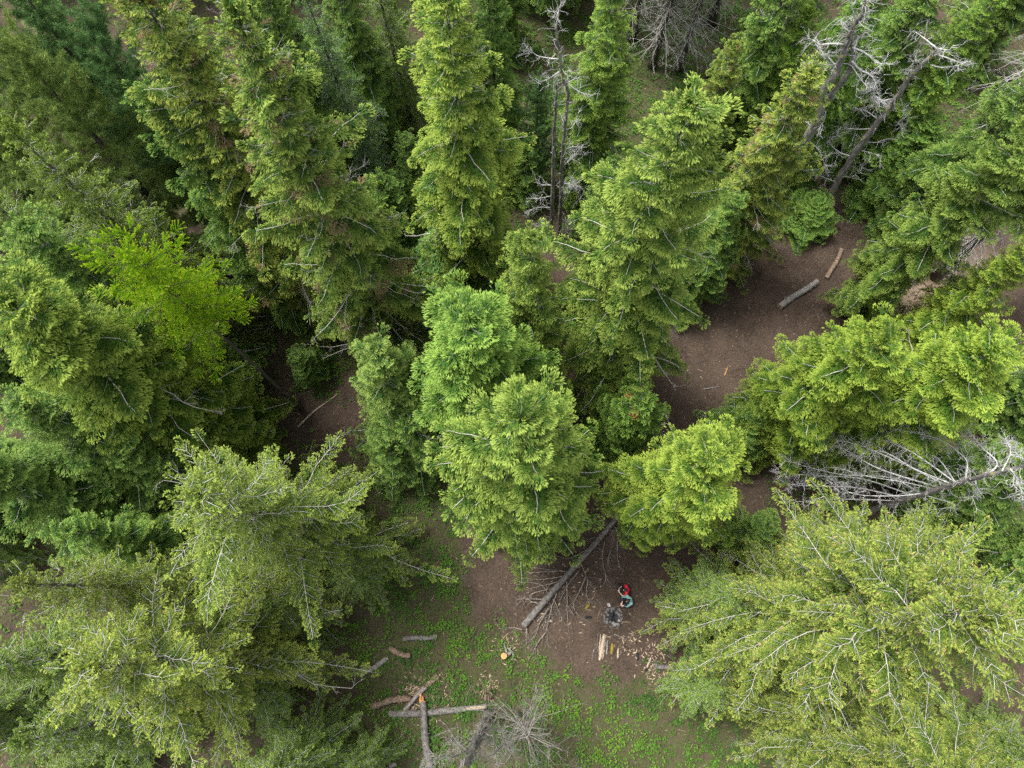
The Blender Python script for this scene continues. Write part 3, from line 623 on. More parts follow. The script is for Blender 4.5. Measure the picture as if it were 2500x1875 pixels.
 ('fir_mid', 1200, -90, 19, 2.9, 'tall fir added for shade above the top edge behind the fan layered fir', D, 2.1, (1200, -90)),
 ('fir_mid', 1490, -170, 20, 2.9, 'tall fir added for shade above the top edge behind the bright green fir', D, 4.2, (1490, -170)),
 ('fir_mid', 1770, -110, 19, 2.9, 'tall fir added for shade above the top edge behind the weathered slanting trunk', D, 0.0, (1770, -110)),
 ('fir_mid', 90, -70, 18, 2.9, 'tall fir added for shade above the top edge at the top left corner', D, 2.1, (90, -70)),
 ('fir_mid', 420, -50, 19, 2.9, 'tall fir added for shade above the top edge between the olive fir and ragged fir', D, 4.2, (420, -50)),
 ('fir_mid', 660, -70, 18, 2.9, 'tall fir added for shade above the top edge left of the silvery spruce', D, 0.0, (660, -70)),
 ('fir_mid', 820, -90, 18, 2.9, 'tall fir added for shade above the top edge right of the silvery spruce', D, 2.1, (820, -90)),
]
def grow():
    for r in FOREST: plant(*r[:7], rz=r[7], base=r[8] if len(r) > 8 else None)
    # the three dark trees with bare lower trunks standing beyond the clearing at the top edge, and the one at the right edge
    for (bx, by, h, R, lb) in ((1592, 168, 17, 2.4, 'dark trunked fir at the top edge, middle one of the bare trunks'),
                               (1655, 178, 16, 2.2, 'dark trunked fir at the top edge between two other bare lower trunks'),
                               (1545, 100, 18, 2.4, 'dark trunked fir at the top edge, leftmost of the bare lower trunks'),
                               (1500, -40, 20, 3.0, 'dark trunked fir cut by the top edge, right of the double grey snag'), (1640, 10, 20, 2.8, 'dark trunked fir cut by the top edge behind the other bare trunks'), (1735, 60, 18, 2.6, 'dark trunked fir at the top edge right of the broken grey stub'),
                               (2432, 268, 18, 2.8, 'dark trunked tree with drooping grey limbs near the top right corner'),
                               (2285, 676, 17, 2.6, 'dark trunked tree rooted on the pale sandy bank')):
        plant('fir_bare', bx, by, h, R, lb, D, base=(bx, by))
    plant('fir_mid', 1945, 1772, 9, 1.5, 'low fir with a mossy leaning trunk at the bottom edge on the right', D, base=(1945, 1772))

# ---------------------------------------------------------------- dead trees, limbs traced one by one
def on_axis(px, py, X):
    d = (px - CX) / FPX * RT - (py - CY) / FPX * UP + FW
    hd = d[:2] / np.linalg.norm(d[:2]); s = np.dot(X[:2], hd) / np.linalg.norm(d[:2])
    return np.array([d[0] * s, d[1] * s, CAMH + d[2] * s])
def smooth_path(P, n):
    P = np.asarray(P, float); k = len(P); u = np.linspace(0, k - 1, n); out = np.zeros((n, 3))
    Q = np.vstack([2 * P[0] - P[1], P, 2 * P[-1] - P[-2]])
    for i, t in enumerate(u):
        j = min(int(t), k - 2); f = t - j; a, b, c, d = Q[j], Q[j + 1], Q[j + 2], Q[j + 3]
        out[i] = .5 * ((2 * b) + (-a + c) * f + (2 * a - 5 * b + 4 * c - d) * f * f + (-a + 3 * b - 3 * c + d) * f ** 3)
    return out
def dead_tree(label, base, stems, limbs, r0=.2, seed=0, twigs=1.0, name='dead_tree', mat=None, limbmat=None):
    """stems and limbs are pixel polylines; each limb also swings towards or away from the viewer by a depth slope of its own"""
    rng = np.random.default_rng(seed); X = at(base[0], base[1], 0)
    t = thing(name, label, 'dead tree', (0, 0, 0)); t.location = (X[0], X[1], 0); loc = np.array([X[0], X[1], 0])
    tk = MB(); lm = MB()
    away = np.array([X[0], X[1], 0]) / np.linalg.norm(X[:2])
    for si, (pts, ra, rb) in enumerate(stems):
        P = np.array([on_axis(x, y, X) for x, y in pts])
        if si: P = P + away * rng.uniform(-.25, .25)
        P = smooth_path(P, max(10, 5 * len(pts))) - loc; P[:, :2] += rng.normal(0, .015, (len(P), 2))
        tk.tube(P, np.linspace(ra, rb, len(P)), 9, rough=.16, rng=rng, b=.4)
        for q in range(int(len(P) * 2.2)):                      # snapped stubs and loose bark along the stem
            i = rng.integers(1, len(P)); d = rnd_unit(rng, 1)[0]; d[2] = abs(d[2]) * .4; rr = np.interp(i, [0, len(P)], [ra, rb])
            tk.tube(np.array([P[i], P[i] + d * (rr + rng.uniform(.05, .3))]), [.028, .008], 4, b=rng.uniform())
            if si == 0 and q % 2: bare_spray(lm, rng, P[i], d + [0, 0, .1], rng.uniform(.3, .8), 1, .012, .5)
    for pts, ra, brush, *zz in limbs:
        ra *= .75; sl = rng.uniform(-.45, .45) if not zz else 0.0
        P = np.array([on_axis(x, y, X) for x, y in pts]) if not zz else np.array([at(x, y, z) for (x, y), z in zip(pts, np.linspace(*zz[0], len(pts)))])
        ln = np.concatenate([[0], np.cumsum(np.linalg.norm(np.diff(P, axis=0), axis=1))]); P = P + (P - [0, 0, CAMH]) * (sl * ln / np.linalg.norm(P - [0, 0, CAMH], axis=1))[:, None]
        P = smooth_path(P, 5 * len(pts)) - loc; n = len(P)
        lm.tube(P, np.linspace(ra, ra * .28, n), 6, b=rng.uniform(), rough=.08, rng=rng)
        for q in range(int(ln[-1] * 4.2 * brush * twigs)):
            i = int(min(n - 1, 1 + rng.beta(1.6, 1.0) * (n - 1))); tg = P[i] - P[i - 1]; tg /= np.linalg.norm(tg) + 1e-9
            bare_spray(lm, rng, P[i], tg * .5 + rnd_unit(rng, 1)[0], rng.uniform(.25, .7), 1 if brush > 1.5 else 2, .013, .45)
    tk.build('trunk', mat or DEADBARK, t, True); lm.build('limbs', limbmat or SILVER, t, True)
    return t
def Z(sc, ox, oy, pts): return [(ox + x * sc, oy + y * sc) for x, y in pts]
def dead_trees():
    z6 = lambda p: Z(.1808, 1900, 0, p)
    z3 = lambda p: Z(.407, 1600, 0, p)
    z2 = lambda p: Z(.407, 800, 0, p)
    zr = lambda p: Z(.407, 1600, 600, p)
    dead_tree('forked silver dead tree with crooked limbs in the upper right', (1850, 600),
        [([(1850, 600), (1882, 515), (1917, 427)] + z6([(540, 1600), (600, 1250), (800, 950), (920, 600), (980, 430), (1060, 290), (1150, 180), (1175, 20), (1160, -40)]), .24, .03),
         (z6([(620, 1420), (800, 1170), (960, 920), (985, 700), (970, 500)]), .13, .05)],
        [(z6(p), r, b) for p, r, b in (
            ([(1060, 290), (990, 100), (955, 0), (950, -80)], .05, 1.6), ([(930, 600), (700, 590), (570, 600), (480, 550), (400, 520)], .06, 1.8),
            ([(800, 930), (700, 800), (560, 680), (500, 590)], .055, 1.3), ([(830, 850), (700, 880), (560, 860), (420, 840)], .05, 1.2),
            ([(570, 1190), (450, 1120), (390, 1000), (380, 900), (430, 840)], .045, 1.0), ([(850, 850), (920, 862), (985, 840)], .035, .6),
            ([(990, 820), (1100, 940), (1250, 1020), (1320, 1150), (1290, 1260), (1370, 1350)], .06, 4.2), ([(1000, 900), (1100, 1050), (1220, 1200)], .035, 1.5),
            ([(1000, 640), (1150, 700), (1280, 800), (1370, 860), (1450, 850)], .055, 1.8), ([(1000, 600), (1090, 520), (1170, 440), (1220, 460)], .045, 1.4),
            ([(960, 430), (860, 330), (840, 280), (900, 230)], .045, 2.2), ([(980, 520), (1060, 480), (1090, 500)], .03, 2.5), ([(940, 480), (870, 460), (820, 520)], .03, 2.5),
            ([(600, 720), (700, 590)], .03, 1), ([(640, 1500), (620, 1620), (560, 1700)], .04, 1.5), ([(520, 1750), (330, 1620), (200, 1560)], .04, 2.0), ([(300, 2000), (100, 1900), (-60, 1980)], .04, 1.8), ([(420, 1900), (560, 2050), (640, 2300)], .04, 1.8))], .24, 51, 1.5)
    dead_tree('second silver dead tree, its dark trunk leaning to the right of the forked one', (2000, 520),
        [(z3([(985, 1280), (1040, 1180), (1180, 940), (1330, 740), (1450, 580), (1530, 460), (1650, 340), (1700, 290)]), .22, .06)],
        [(z3(p), r, b) for p, r, b in (
            ([(1700, 300), (1600, 220), (1550, 185)], .05, 1.6), ([(1660, 320), (1760, 350), (1850, 385)], .05, 1.4), ([(1650, 390), (1720, 405), (1800, 395), (1850, 385)], .045, 1.0),
            ([(1490, 500), (1500, 430), (1545, 380), (1570, 300)], .045, 1.0), ([(1440, 590), (1350, 610), (1320, 660)], .045, 1.4), ([(1340, 720), (1270, 670), (1200, 650)], .045, 2.2),
            ([(1310, 770), (1230, 775), (1150, 770), (1110, 762)], .04, 1.3), ([(1180, 940), (1100, 910), (1040, 850), (1085, 815)], .05, 2.6), ([(1260, 850), (1320, 855), (1365, 840)], .035, 1.0),
            ([(1470, 590), (1485, 640), (1490, 700), (1475, 760)], .04, 1.5), ([(1690, 290), (1760, 300), (1790, 270)], .04, 1.6), ([(1230, 900), (1300, 920), (1360, 935)], .03, 1.0), ([(1080, 1090), (1000, 1060), (900, 1020)], .04, 2.5),
            ([(1100, 1050), (1180, 1060), (1240, 1000)], .04, 2.2), ([(1050, 1150), (960, 1180), (850, 1100)], .04, 2.0))], .22, 52, 1.5)
    dead_tree('leaning bare spike of a dead trunk near the right edge', (2260, 506),
        [([(2258, 508), (2310, 455), (2372, 396), (2432, 336), (2486, 287)], .15, .035)],
        [(z3(p), .022, 1.4) for p in ([(1640, 1220), (1590, 1190)], [(1700, 1150), (1650, 1210), (1600, 1230)], [(1800, 1050), (1760, 1080)], [(1840, 1010), (1760, 1030)], [(1980, 880), (1950, 860)], [(1740, 1110), (1700, 1060)])], .15, 53, .8)
    dead_tree('double grey snag with a tall crooked stem at the top centre', (1352, 578),
        [(z2([(1390, 1420), (1400, 1150), (1410, 900), (1430, 700), (1442, 560), (1412, 470), (1392, 330), (1372, 160), (1402, 20)]), .11, .025),
         (z2([(1340, 1430), (1350, 1200), (1356, 900), (1366, 650), (1378, 465)]), .12, .05)],
        [(z2(p), r, b) for p, r, b in (
            ([(1385, 355), (1300, 345), (1250, 330), (1220, 300)], .04, 1.3), ([(1390, 430), (1330, 470), (1260, 495)], .035, 1.6), ([(1435, 500), (1500, 545), (1550, 570)], .045, 2.0), ([(1430, 500), (1490, 470), (1500, 470)], .03, 1.2),
            ([(1400, 30), (1385, 60), (1370, 130)], .03, 3.0), ([(1350, 1110), (1300, 1110), (1255, 1098)], .035, 1.3), ([(1345, 1175), (1260, 1190), (1190, 1190)], .03, 1.4), ([(1342, 1245), (1260, 1245), (1180, 1280)], .03, 1.3),
            ([(1345, 1350), (1280, 1360), (1220, 1345)], .03, 1.6), ([(1420, 900), (1480, 880), (1530, 910)], .035, 2.4), ([(1425, 780), (1470, 760), (1500, 690)], .03, 1.6), ([(1400, 1100), (1460, 1110), (1520, 1180)], .035, 2.0),
            ([(1395, 1200), (1440, 1130), (1490, 1110)], .03, 2.0), ([(1390, 1300), (1440, 1340), (1450, 1400)], .03, 2.0), ([(1360, 560), (1345, 510)], .02, 1.0), ([(1410, 1000), (1450, 960), (1480, 930)], .03, 2.0))], .16, 54, 1.6)
    dead_tree('sprawling silver dead tree with long bare limbs on the right edge', (2085, 1258),
        [([(2085, 1258), (2170, 1232)] + zr([(1500, 1520), (1700, 1460), (1850, 1410), (2000, 1370), (2212, 1320), (2420, 1262)]), .16, .05)],
        [(zr(p), r, b, (4.4 + (p[0][0] - 1450) * .0130, 3.9 + (p[0][0] - 1450) * .0122)) for p, r, b in (
            ([(1600, 1490), (1400, 1390), (1100, 1370), (780, 1290)], .05, .9), ([(1750, 1440), (1450, 1290), (1200, 1190), (1000, 1150)], .05, 1.0), ([(1700, 1450), (1350, 1340), (1150, 1230), (985, 1150)], .05, 1.1),
            ([(1550, 1500), (1250, 1400), (1000, 1380), (750, 1365)], .045, 1.0), ([(1500, 1515), (1200, 1450), (900, 1440), (780, 1425)], .045, 1.0), ([(1450, 1530), (1150, 1520), (850, 1535)], .045, 1.0),
            ([(1800, 1420), (1560, 1250), (1420, 1180), (1340, 1090)], .045, 1.2), ([(1860, 1400), (1870, 1300), (1820, 1240), (1700, 1160), (1450, 1100)], .05, 1.5),
            ([(2000, 1370), (2050, 1300), (1950, 1200), (1870, 1090)], .05, 2.4), ([(2130, 1340), (2180, 1420), (2205, 1540)], .045, 2.4), ([(1800, 1420), (1700, 1280), (1620, 1240), (1600, 1160)], .04, 1.2),
            ([(1900, 1395), (1930, 1450), (1900, 1510)], .035, 2.6), ([(2080, 1350), (2130, 1240), (2100, 1160)], .04, 2.6), ([(1680, 1460), (1500, 1420), (1260, 1380), (1090, 1330)], .04, 1.0), ([(1640, 1480), (1450, 1500), (1200, 1490), (1050, 1420)], .04, 1.0),
            ([(1600, 1490), (1800, 1560), (1550, 1590)], .04, .8), ([(1780, 1430), (1560, 1340), (1380, 1240), (1250, 1230)], .04, 1.0), ([(1720, 1450), (1650, 1340), (1560, 1320)], .03, 1.0))], .2, 55, 2.0)
    dead_tree('brown dead trunk poking out of the broad fir on the right edge', (2290, 1010),
        [(zr([(1700, 1000), (1900, 840), (2050, 735), (2210, 625), (2400, 490)]), .2, .10)],
        [(zr(p), .035, 1.6) for p in ([(2100, 700), (2060, 740), (2010, 740)], [(2180, 640), (2130, 580), (2080, 600)], [(2190, 650), (2180, 760)])], .2, 56, .8)
    dead_tree('weathered dead trunk slanting up to the top edge above the olive gold fir', (1790, 330),
        [(z3([(560, 640), (640, 460), (700, 330), (770, 180), (850, 0), (900, -110)]), .2, .10)],
        [(z3(p), .03, 1.6) for p in ([(710, 310), (740, 260), (770, 310)], [(760, 190), (640, 200), (530, 225)], [(800, 100), (700, 80), (620, 120)], [(830, 30), (700, 60)])], .2, 57, .9)
    # bare tree seen almost from above at the bottom edge, and the mossy snag beside it
    rng = np.random.default_rng(60)
    b = at(1266, 1742, 0); tp = at(1283, 1803, 7.4)
    t = thing('bare_tree', 'small grey bare tree with spreading fine twigs at the bottom edge', 'dead tree', (b[0], b[1], 0))
    ax = np.array([[0, 0, 0], [.0, .02, 2.5], [tp[0] - b[0], tp[1] - b[1], 5.2], [tp[0] - b[0] + .05, tp[1] - b[1], 7.4]])
    tk = MB(); P = smooth_path(ax, 14); tk.tube(P, np.linspace(.10, .025, 14), 8, rough=.08, rng=rng); tk.build('trunk', GREYTWIG, t, True)
    lm = MB()
    for i in range(46):
        a = i * 2.4 + rng.normal(0, .3); f = rng.uniform(.35, 1); p0 = np.array([np.interp(f * 7.4, P[:, 2], P[:, c]) for c in range(3)])
        e = R_(rng.uniform(5, 45)); d = np.array([math.cos(a) * math.cos(e), math.sin(a) * math.cos(e), math.sin(e) * .6])
        bare_spray(lm, rng, p0, d, rng.uniform(1.2, 2.3) * (1.15 - .5 * f), 3, .024, .22)
    lm.build('limbs', GREYTWIG, t, True)
    X = (1195, 1738)
    z5 = lambda p: Z(.1808, 1050, 1650, p)
    dead_tree('mossy grey snag with crooked white limbs cut by the bottom edge', X,
        [([(1195, 1738), (1175, 1785), (1150, 1835), (1125, 1890), (1105, 1935)], .22, .12)],
        [(z5(p), r, b) for p, r, b in (
            ([(430, 1220), (640, 1120), (830, 1070), (980, 930), (1010, 800)], .06, .7), ([(700, 1180), (800, 1150), (890, 1130)], .03, .8), ([(980, 930), (1040, 910), (1110, 930)], .03, 1.0), ([(840, 1070), (900, 1080), (980, 1065)], .03, .8),
            ([(900, 1010), (910, 950), (870, 910)], .025, .6), ([(500, 1000), (330, 1090), (200, 1075), (60, 1140)], .045, 1.2), ([(480, 1000), (390, 920), (300, 800), (240, 710)], .04, 1.6), ([(560, 980), (700, 880), (800, 840), (880, 870)], .035, 1.2),
            ([(600, 900), (770, 790), (830, 650)], .03, 1.4), ([(420, 1060), (400, 980), (380, 930)], .04, 1.4), ([(500, 900), (620, 850), (720, 760)], .03, 2.5), ([(480, 980), (350, 860), (290, 870)], .04, 3.0))], .2, 61, 1.3, limbmat=GREYTWIG)
# ---------------------------------------------------------------- logs, stump, campfire, firewood
WOOD = plain_mat('split pale wood', (.20, .15, .105, 1), (.44, .36, .28, 1), 14)
GREYWOOD = plain_mat('weathered grey wood', (.10, .092, .085, 1), (.28, .26, .24, 1), 11)
ORANGE = plain_mat('fresh orange wood', (.42, .17, .05, 1), (.62, .34, .14, 1), 12)
ROT = plain_mat('rotten red brown wood', (.075, .050, .037, 1), (.26, .19, .135, 1), 13)
CHAR = plain_mat('charcoal', (.010, .010, .011, 1), (.035, .036, .040, 1), 15)
ROCK = plain_mat('sooty stone', (.045, .043, .042, 1), (.20, .19, .18, 1), 7)
PALEROCK = plain_mat('pale stone', (.26, .235, .215, 1), (.42, .39, .36, 1), 6)
MOSSWOOD = plain_mat('mossy yellow wood', (.15, .115, .02, 1), (.24, .18, .035, 1), 9)
TWIG = bark_mat('dry twigs', (.10, .085, .072, 1), (.30, .26, .22, 1), None, scale=9)
def gpt(px, py, dz=0.0):
    p = at(px, py, 0); p[2] = gh(p[0], p[1]) + dz; return p
def log(label, p0, p1, r0, r1, mat=None, end=None, name='fallen_log', lift=0.0, lift1=None, seed=0, cat='log', group=None, rough=.07, wob=.05, sink=.28, endpart=True, knots=14, px=True):
    """a fallen round log lying on the ground from pixel p0 to pixel p1"""
    rng = np.random.default_rng(seed + 900)
    a = gpt(*p0); b = gpt(*p1); o = a.copy(); n = 18
    t = thing(name, label, cat, tuple(o), 0, group)
    P = a + (b - a) * np.linspace(0, 1, n)[:, None]; rr = np.linspace(r0, r1, n)
    l1 = lift if lift1 is None else lift1
    P[:, 2] = gh(P[:, 0], P[:, 1]) + rr * (1 - sink) + np.linspace(lift, l1, n)
    ax = (b - a) / np.linalg.norm(b - a); sd_ = np.array([-ax[1], ax[0], 0]); P += sd_ * (wob * np.sin(np.linspace(0, 5, n) + seed))[:, None]
    mb = MB(); mb.tube(P - o, rr, 12, cap=not endpart, rough=rough, rng=rng, b=.5)
    for q in range(knots):
        i = rng.integers(1, n - 1); d = rnd_unit(rng, 1)[0]; d[2] = abs(d[2]) * .8; d -= ax * d.dot(ax); d /= np.linalg.norm(d) + 1e-6
        mb.tube(np.array([P[i] - o + d * rr[i] * .85, P[i] - o + d * (rr[i] + rng.uniform(.02, .10))]), [.024, .014], 5, b=.2)
    mb.build('bark', mat or LOGBARK, t, True)
    if endpart:
        for e, i, s in (('cut_end', 0, -1), ('cut_end', n - 1, 1)):
            m2 = MB(); c = P[i] - o; m2.tube(np.array([c - ax * s * .01, c + ax * s * .012]), rr[i] * .96, 14); m2.build(e, end or WOOD, t)
    return t, P - o, rr, ax
def plank(label, p0, p1, w, h, mat, name, cat, seed=0, group=None, lift=0.0, tip=.35, parent=None, pz=0.0):
    """a riven piece of wood with ragged ends"""
    rng = np.random.default_rng(seed + 500); a = gpt(*p0); b = gpt(*p1); ax = (b - a); L = np.linalg.norm(ax); ax /= L; sd_ = np.array([-ax[1], ax[0], 0])
    n = 9; v = []; u = np.linspace(0, 1, n)
    for i in range(n):
        k = 1 - tip * max(0, abs(u[i] - .5) * 2 - .6) / .4; c = a + ax * L * u[i] + sd_ * rng.normal(0, .008); z = gh(c[0], c[1]) + lift
        for (s_, q) in ((-1, 0), (-.75, 1), (.2, 1.25), (.9, .8), (1, 0)):
            v.append(c + sd_ * s_ * w * .5 * k * rng.uniform(.82, 1.15) + np.array([0, 0, 1]) * (z - c[2] + q * h * k * rng.uniform(.85, 1.12) + .004))
    v = np.array(v); m = 5; f = []
    for i in range(n - 1):
        for j in range(m): f.append((i * m + j, i * m + (j + 1) % m, (i + 1) * m + (j + 1) % m, (i + 1) * m + j))
    o = a.copy(); mb = MB(); mb.add(v - o, [(0, 2, 1), (0, 3, 2), (0, 4, 3), ((n - 1) * m, (n - 1) * m + 1, (n - 1) * m + 2), ((n - 1) * m, (n - 1) * m + 2, (n - 1) * m + 3), ((n - 1) * m, (n - 1) * m + 3, (n - 1) * m + 4)], f)
    ob = mb.build(name, mat); ob.location = o
    return tag(ob, label, cat, group)
def rock_mesh(rng, r, flat=.7):
    bm = bmesh.new(); bmesh.ops.create_icosphere(bm, subdivisions=2, radius=1)
    ks = rnd_unit(rng, 7); am = rng.uniform(.05, .3, 7)
    for v in bm.verts:
        c = np.array(v.co); s = 1 - sum(a * max(0, c.dot(k) - .45) for k, a in zip(ks, am)) + rng.normal(0, .025)
        v.co = Vector(c * s * r * np.array([1, rng_s[0], flat]))
    me = bpy.data.meshes.new('stone'); bm.to_mesh(me); bm.free(); return me
rng_s = [.85]
def stone(label, px, py, r, mat, seed, group=None, flat=.7, z=0.0, name='stone'):
    rng = np.random.default_rng(seed); rng_s[0] = rng.uniform(.65, 1.0); me = rock_mesh(rng, r, flat); me.materials.append(mat)
    p = gpt(px, py, r * flat * .55 + z); o = link(name, me); o.location = p; o.rotation_euler = (rng.normal(0, .2), rng.normal(0, .2), rng.uniform(0, 6.28))
    return tag(o, label, 'stone', group)
def stick(label, pts, r, mat=None, name='stick', lift=.0, group=None, seed=0, branch=0):
    P = np.array([gpt(*p) for p in pts]); P = smooth_path(P, 5 * len(pts)); P[:, 2] = gh(P[:, 0], P[:, 1]) + r + .01 + lift; o = P[0].copy()
    mb = MB(); mb.tube(P - o, np.linspace(r, r * .5, len(P)), 5, rough=.06, b=.5)
    rng = np.random.default_rng(seed + 70)
    for q in range(branch):
        i = rng.integers(2, len(P)); t = P[i] - P[i - 1]; t /= np.linalg.norm(t); d = t + rnd_unit(rng, 1)[0]; d[2] = abs(d[2]) * .1
        bare_spray(mb, rng, P[i] - o, d, rng.uniform(.3, .8), 1, r * .6, .2)
    ob = mb.build(name, mat or TWIG, None, True); ob.location = o
    return tag(ob, label, 'stick', group)
def props():
    # the long fallen trunk with its broken limbs
    t, P, rr, ax = log('long grey fallen trunk with spread bare limbs across the campsite', (1280, 1529), (1560, 1196), .175, .13, name='fallen_tree', seed=1, lift=.05, lift1=.25, knots=60, rough=.04)
    lm = MB(); rng = np.random.default_rng(8); o = gpt(1280, 1529)
    z3b = lambda p: Z(.2441, 1180, 1200, p)
    for pts in ([(820, 800), (640, 780), (440, 750)], [(790, 850), (600, 880), (390, 870)], [(740, 800), (560, 810), (350, 815)], [(730, 910), (600, 940), (420, 985)], [(690, 970), (560, 1000), (470, 1030), (470, 1060)], [(640, 1010), (560, 930), (330, 900)], [(600, 1080), (430, 1075), (330, 1080)], [(550, 1120), (480, 1100), (420, 1060), (370, 1095)],
                [(1000, 600), (880, 665), (780, 660), (690, 630)], [(1240, 350), (1150, 330), (1060, 355)], [(1290, 240), (1200, 240), (1120, 260)], [(1300, 130), (1360, 100), (1410, 70)], [(1260, 200), (1330, 150), (1400, 80)], [(1140, 250), (1230, 330), (1310, 410)], [(1300, 340), (1330, 390), (1340, 440)], [(1270, 380), (1290, 440), (1305, 500)], [(1110, 460), (1060, 480), (1030, 495)],
                [(970, 720), (1030, 850), (1080, 940)], [(1020, 850), (960, 1000), (910, 1090), (910, 1180), (970, 1260)], [(1040, 870), (1030, 1020), (1055, 1090)], [(950, 800), (870, 900), (790, 1010), (740, 1050)], [(830, 900), (835, 1060), (838, 1220), (850, 1370)], [(800, 1010), (770, 1080), (765, 1180)], [(730, 1020), (690, 1120), (640, 1200), (620, 1300)], [(690, 1120), (660, 1250), (635, 1400), (655, 1560)], [(640, 1180), (560, 1320), (530, 1420), (450, 1510)], [(620, 1410), (540, 1520), (490, 1640)], [(430, 1370), (430, 1440), (434, 1520)], [(390, 1380), (290, 1360), (220, 1370)], [(700, 1080), (760, 1200), (790, 1300)], [(540, 1300), (610, 1220), (670, 1180)], [(430, 1380), (455, 1460)],
                [(1215, 490), (1190, 640), (1205, 780), (1245, 890)], [(1340, 490), (1340, 660), (1380, 800)], [(1200, 600), (1150, 570)], [(1215, 800), (1220, 890), (1190, 950)], [(1280, 580), (1245, 680), (1265, 780)], [(1380, 490), (1345, 560)], [(900, 1230), (870, 1180), (900, 1140)]):
        q = np.array([gpt(*p) for p in z3b(pts)]); q = smooth_path(q, 5 * len(pts)); n = len(q); q[:, 2] += .04 + .22 * np.linspace(1, 0, n) ** 1.5 * (1 if pts[0][0] < 1150 else .3); q += rng.normal(0, .008, q.shape)
        lm.tube(q - o, np.linspace(.032, .012, n), 5, b=rng.uniform())
        for k in range(7):
            i = rng.integers(2, n); tt = q[i] - q[i - 1]; tt /= np.linalg.norm(tt) + 1e-9; d = tt + rnd_unit(rng, 1)[0] * .8; d[2] = d[2] * .25
            bare_spray(lm, rng, q[i] - o, d, rng.uniform(.3, .9), 1, .011, .2)
    lm.build('limbs', TWIG, t, True)
    # crossed logs in the lower left of the clearing
    log('grey barked log with orange snapped tip running down to the bottom edge', (1033, 1712), (1050, 1880), .165, .20, seed=2, lift=.24, lift1=.02, knots=26)
    t = thing('snapped_tip', 'bright orange snapped end of wood between the crossed logs and the rotten log', 'broken wood', tuple(gpt(1031, 1714)))
    mb = MB(); rng = np.random.default_rng(31); a = gpt(1032, 1713) * 0
    d = gpt(1030, 1690) - gpt(1032, 1714); d[2] = 0
    for k in range(9):
        off = np.array([rng.normal(0, .06), rng.normal(0, .02), .32 + rng.uniform(-.07, .08)])
        e = d * rng.uniform(.6, 1.1); mb.tube(np.array([off, off + e * .5, off + e]), [.06, .05, .012], 5, rough=.1, rng=rng)
    mb.build('splinters', ORANGE, t)
    log('long grey log lying left to right under the other, its right end peeled pale', (952, 1743), (1188, 1727), .17, .14, seed=3, knots=20)
    plank('pale peeled slab of bark free wood at the right end of the long grey log', (1140, 1728), (1186, 1724), .16, .06, WOOD, 'wood_slab', 'wood', 3, lift=.24)
    # rotten stump piece at the end
    def ragged(label, cx, cy_, r, h, mat, seed, n=14, name='rotten_stump', cat='stump', lean=(0, 0)):
        rng = np.random.default_rng(seed); mb = MB()
        for k in range(n):
            a = k / n * 6.28 + rng.normal(0, .2); rr = r * rng.uniform(.55, 1); p = np.array([math.cos(a) * rr, math.sin(a) * rr, 0]); hh = h * rng.uniform(.45, 1)
            mb.tube(np.array([p * 1.15, p + np.array([lean[0] * .5, lean[1] * .5, hh * .6]), p * .9 + np.array([lean[0], lean[1], hh])]), [r * .35, r * .28, r * .08], 5, rough=.15, rng=rng, b=rng.uniform())
        ob = mb.build(name, mat); ob.location = gpt(cx, cy_); return tag(ob, label, cat)
    ragged('broken red brown rotten wood standing at the right end of the long grey log', 1190, 1700, .22, .5, ROT, 41, 18, lean=(.05, .25))
    stick('thin curved grey stick standing out of the herbs left of the broken rotten wood', [(1138, 1720), (1140, 1698), (1152, 1672)], .025, GREYWOOD, seed=3)
    log('dark bare grey pole lying slantwise over the rotten log', (986, 1730), (1044, 1677), .085, .095, GREYWOOD, seed=4, lift=.12, lift1=.22, knots=5, endpart=False)
    log('crumbling brown rotten log left of the crossed logs', (905, 1722), (1003, 1703), .17, .15, ROT, seed=5, rough=.2, knots=10, endpart=False, name='rotten_log')
    log('crumbling brown rotten log slanting up behind the grey pole', (985, 1738), (1068, 1646), .13, .14, ROT, seed=6, rough=.22, knots=10, endpart=False, name='rotten_log')
    log('short grey log with sawn end at the left edge of the clearing', (985, 1562), (1067, 1552), .12, .12, seed=7, knots=8)
    log('short dark brown log under the spruce boughs at the left edge of the clearing', (950, 1585), (1002, 1602), .14, .13, ROT, seed=8, knots=5, endpart=False)
    log('dark log half hidden under the spruce boughs left of the clearing', (890, 1640), (948, 1608), .14, .12, GREYWOOD, seed=9, knots=5)
    log('dark grey log end at the bottom edge under the crossed logs', (1020, 1885), (1042, 1852), .12, .12, GREYWOOD, seed=10, knots=3)
    log('short dark grey log at the bottom edge beside the low spruce', (945, 1880), (966, 1862), .11, .11, GREYWOOD, seed=11, knots=3)
    log('thin pale pole lying in the shade near the larch foot', (728, 1042), (823, 962), .055, .05, WOOD, seed=12, knots=4)
    log('weathered grey log beside the dirt road', (1902, 752), (1992, 688), .21, .17, GREYWOOD, seed=13, knots=8)
    log('brown barked log with pale broken end at the top of the dirt road', (2018, 682), (2052, 612), .14, .13, ROT, seed=14, knots=4, end=WOOD)
    log('pale barked log running off the bottom edge under the huge cone laden spruce', (1917, 1788), (1897, 1890), .17, .21, GREYWOOD, seed=15, knots=8)
    log('short bark covered log right of the burnt stake', (1597, 1621), (1641, 1634), .115, .12, seed=16, knots=6)
    # standing grey stub and thin dead pole
    t = thing('broken_stub', 'broken pale grey stub standing in the green patch near the top edge', 'stump', tuple(gpt(1722, 194)))
    q = on_axis(1750, 122, at(1722, 194, 0)) - gpt(1722, 194); mb = MB(); mb.tube(np.array([[0, 0, 0], q * .5, q]), [.2, .15, .11], 9, rough=.08); mb.build('trunk', GREYWOOD, t, True)
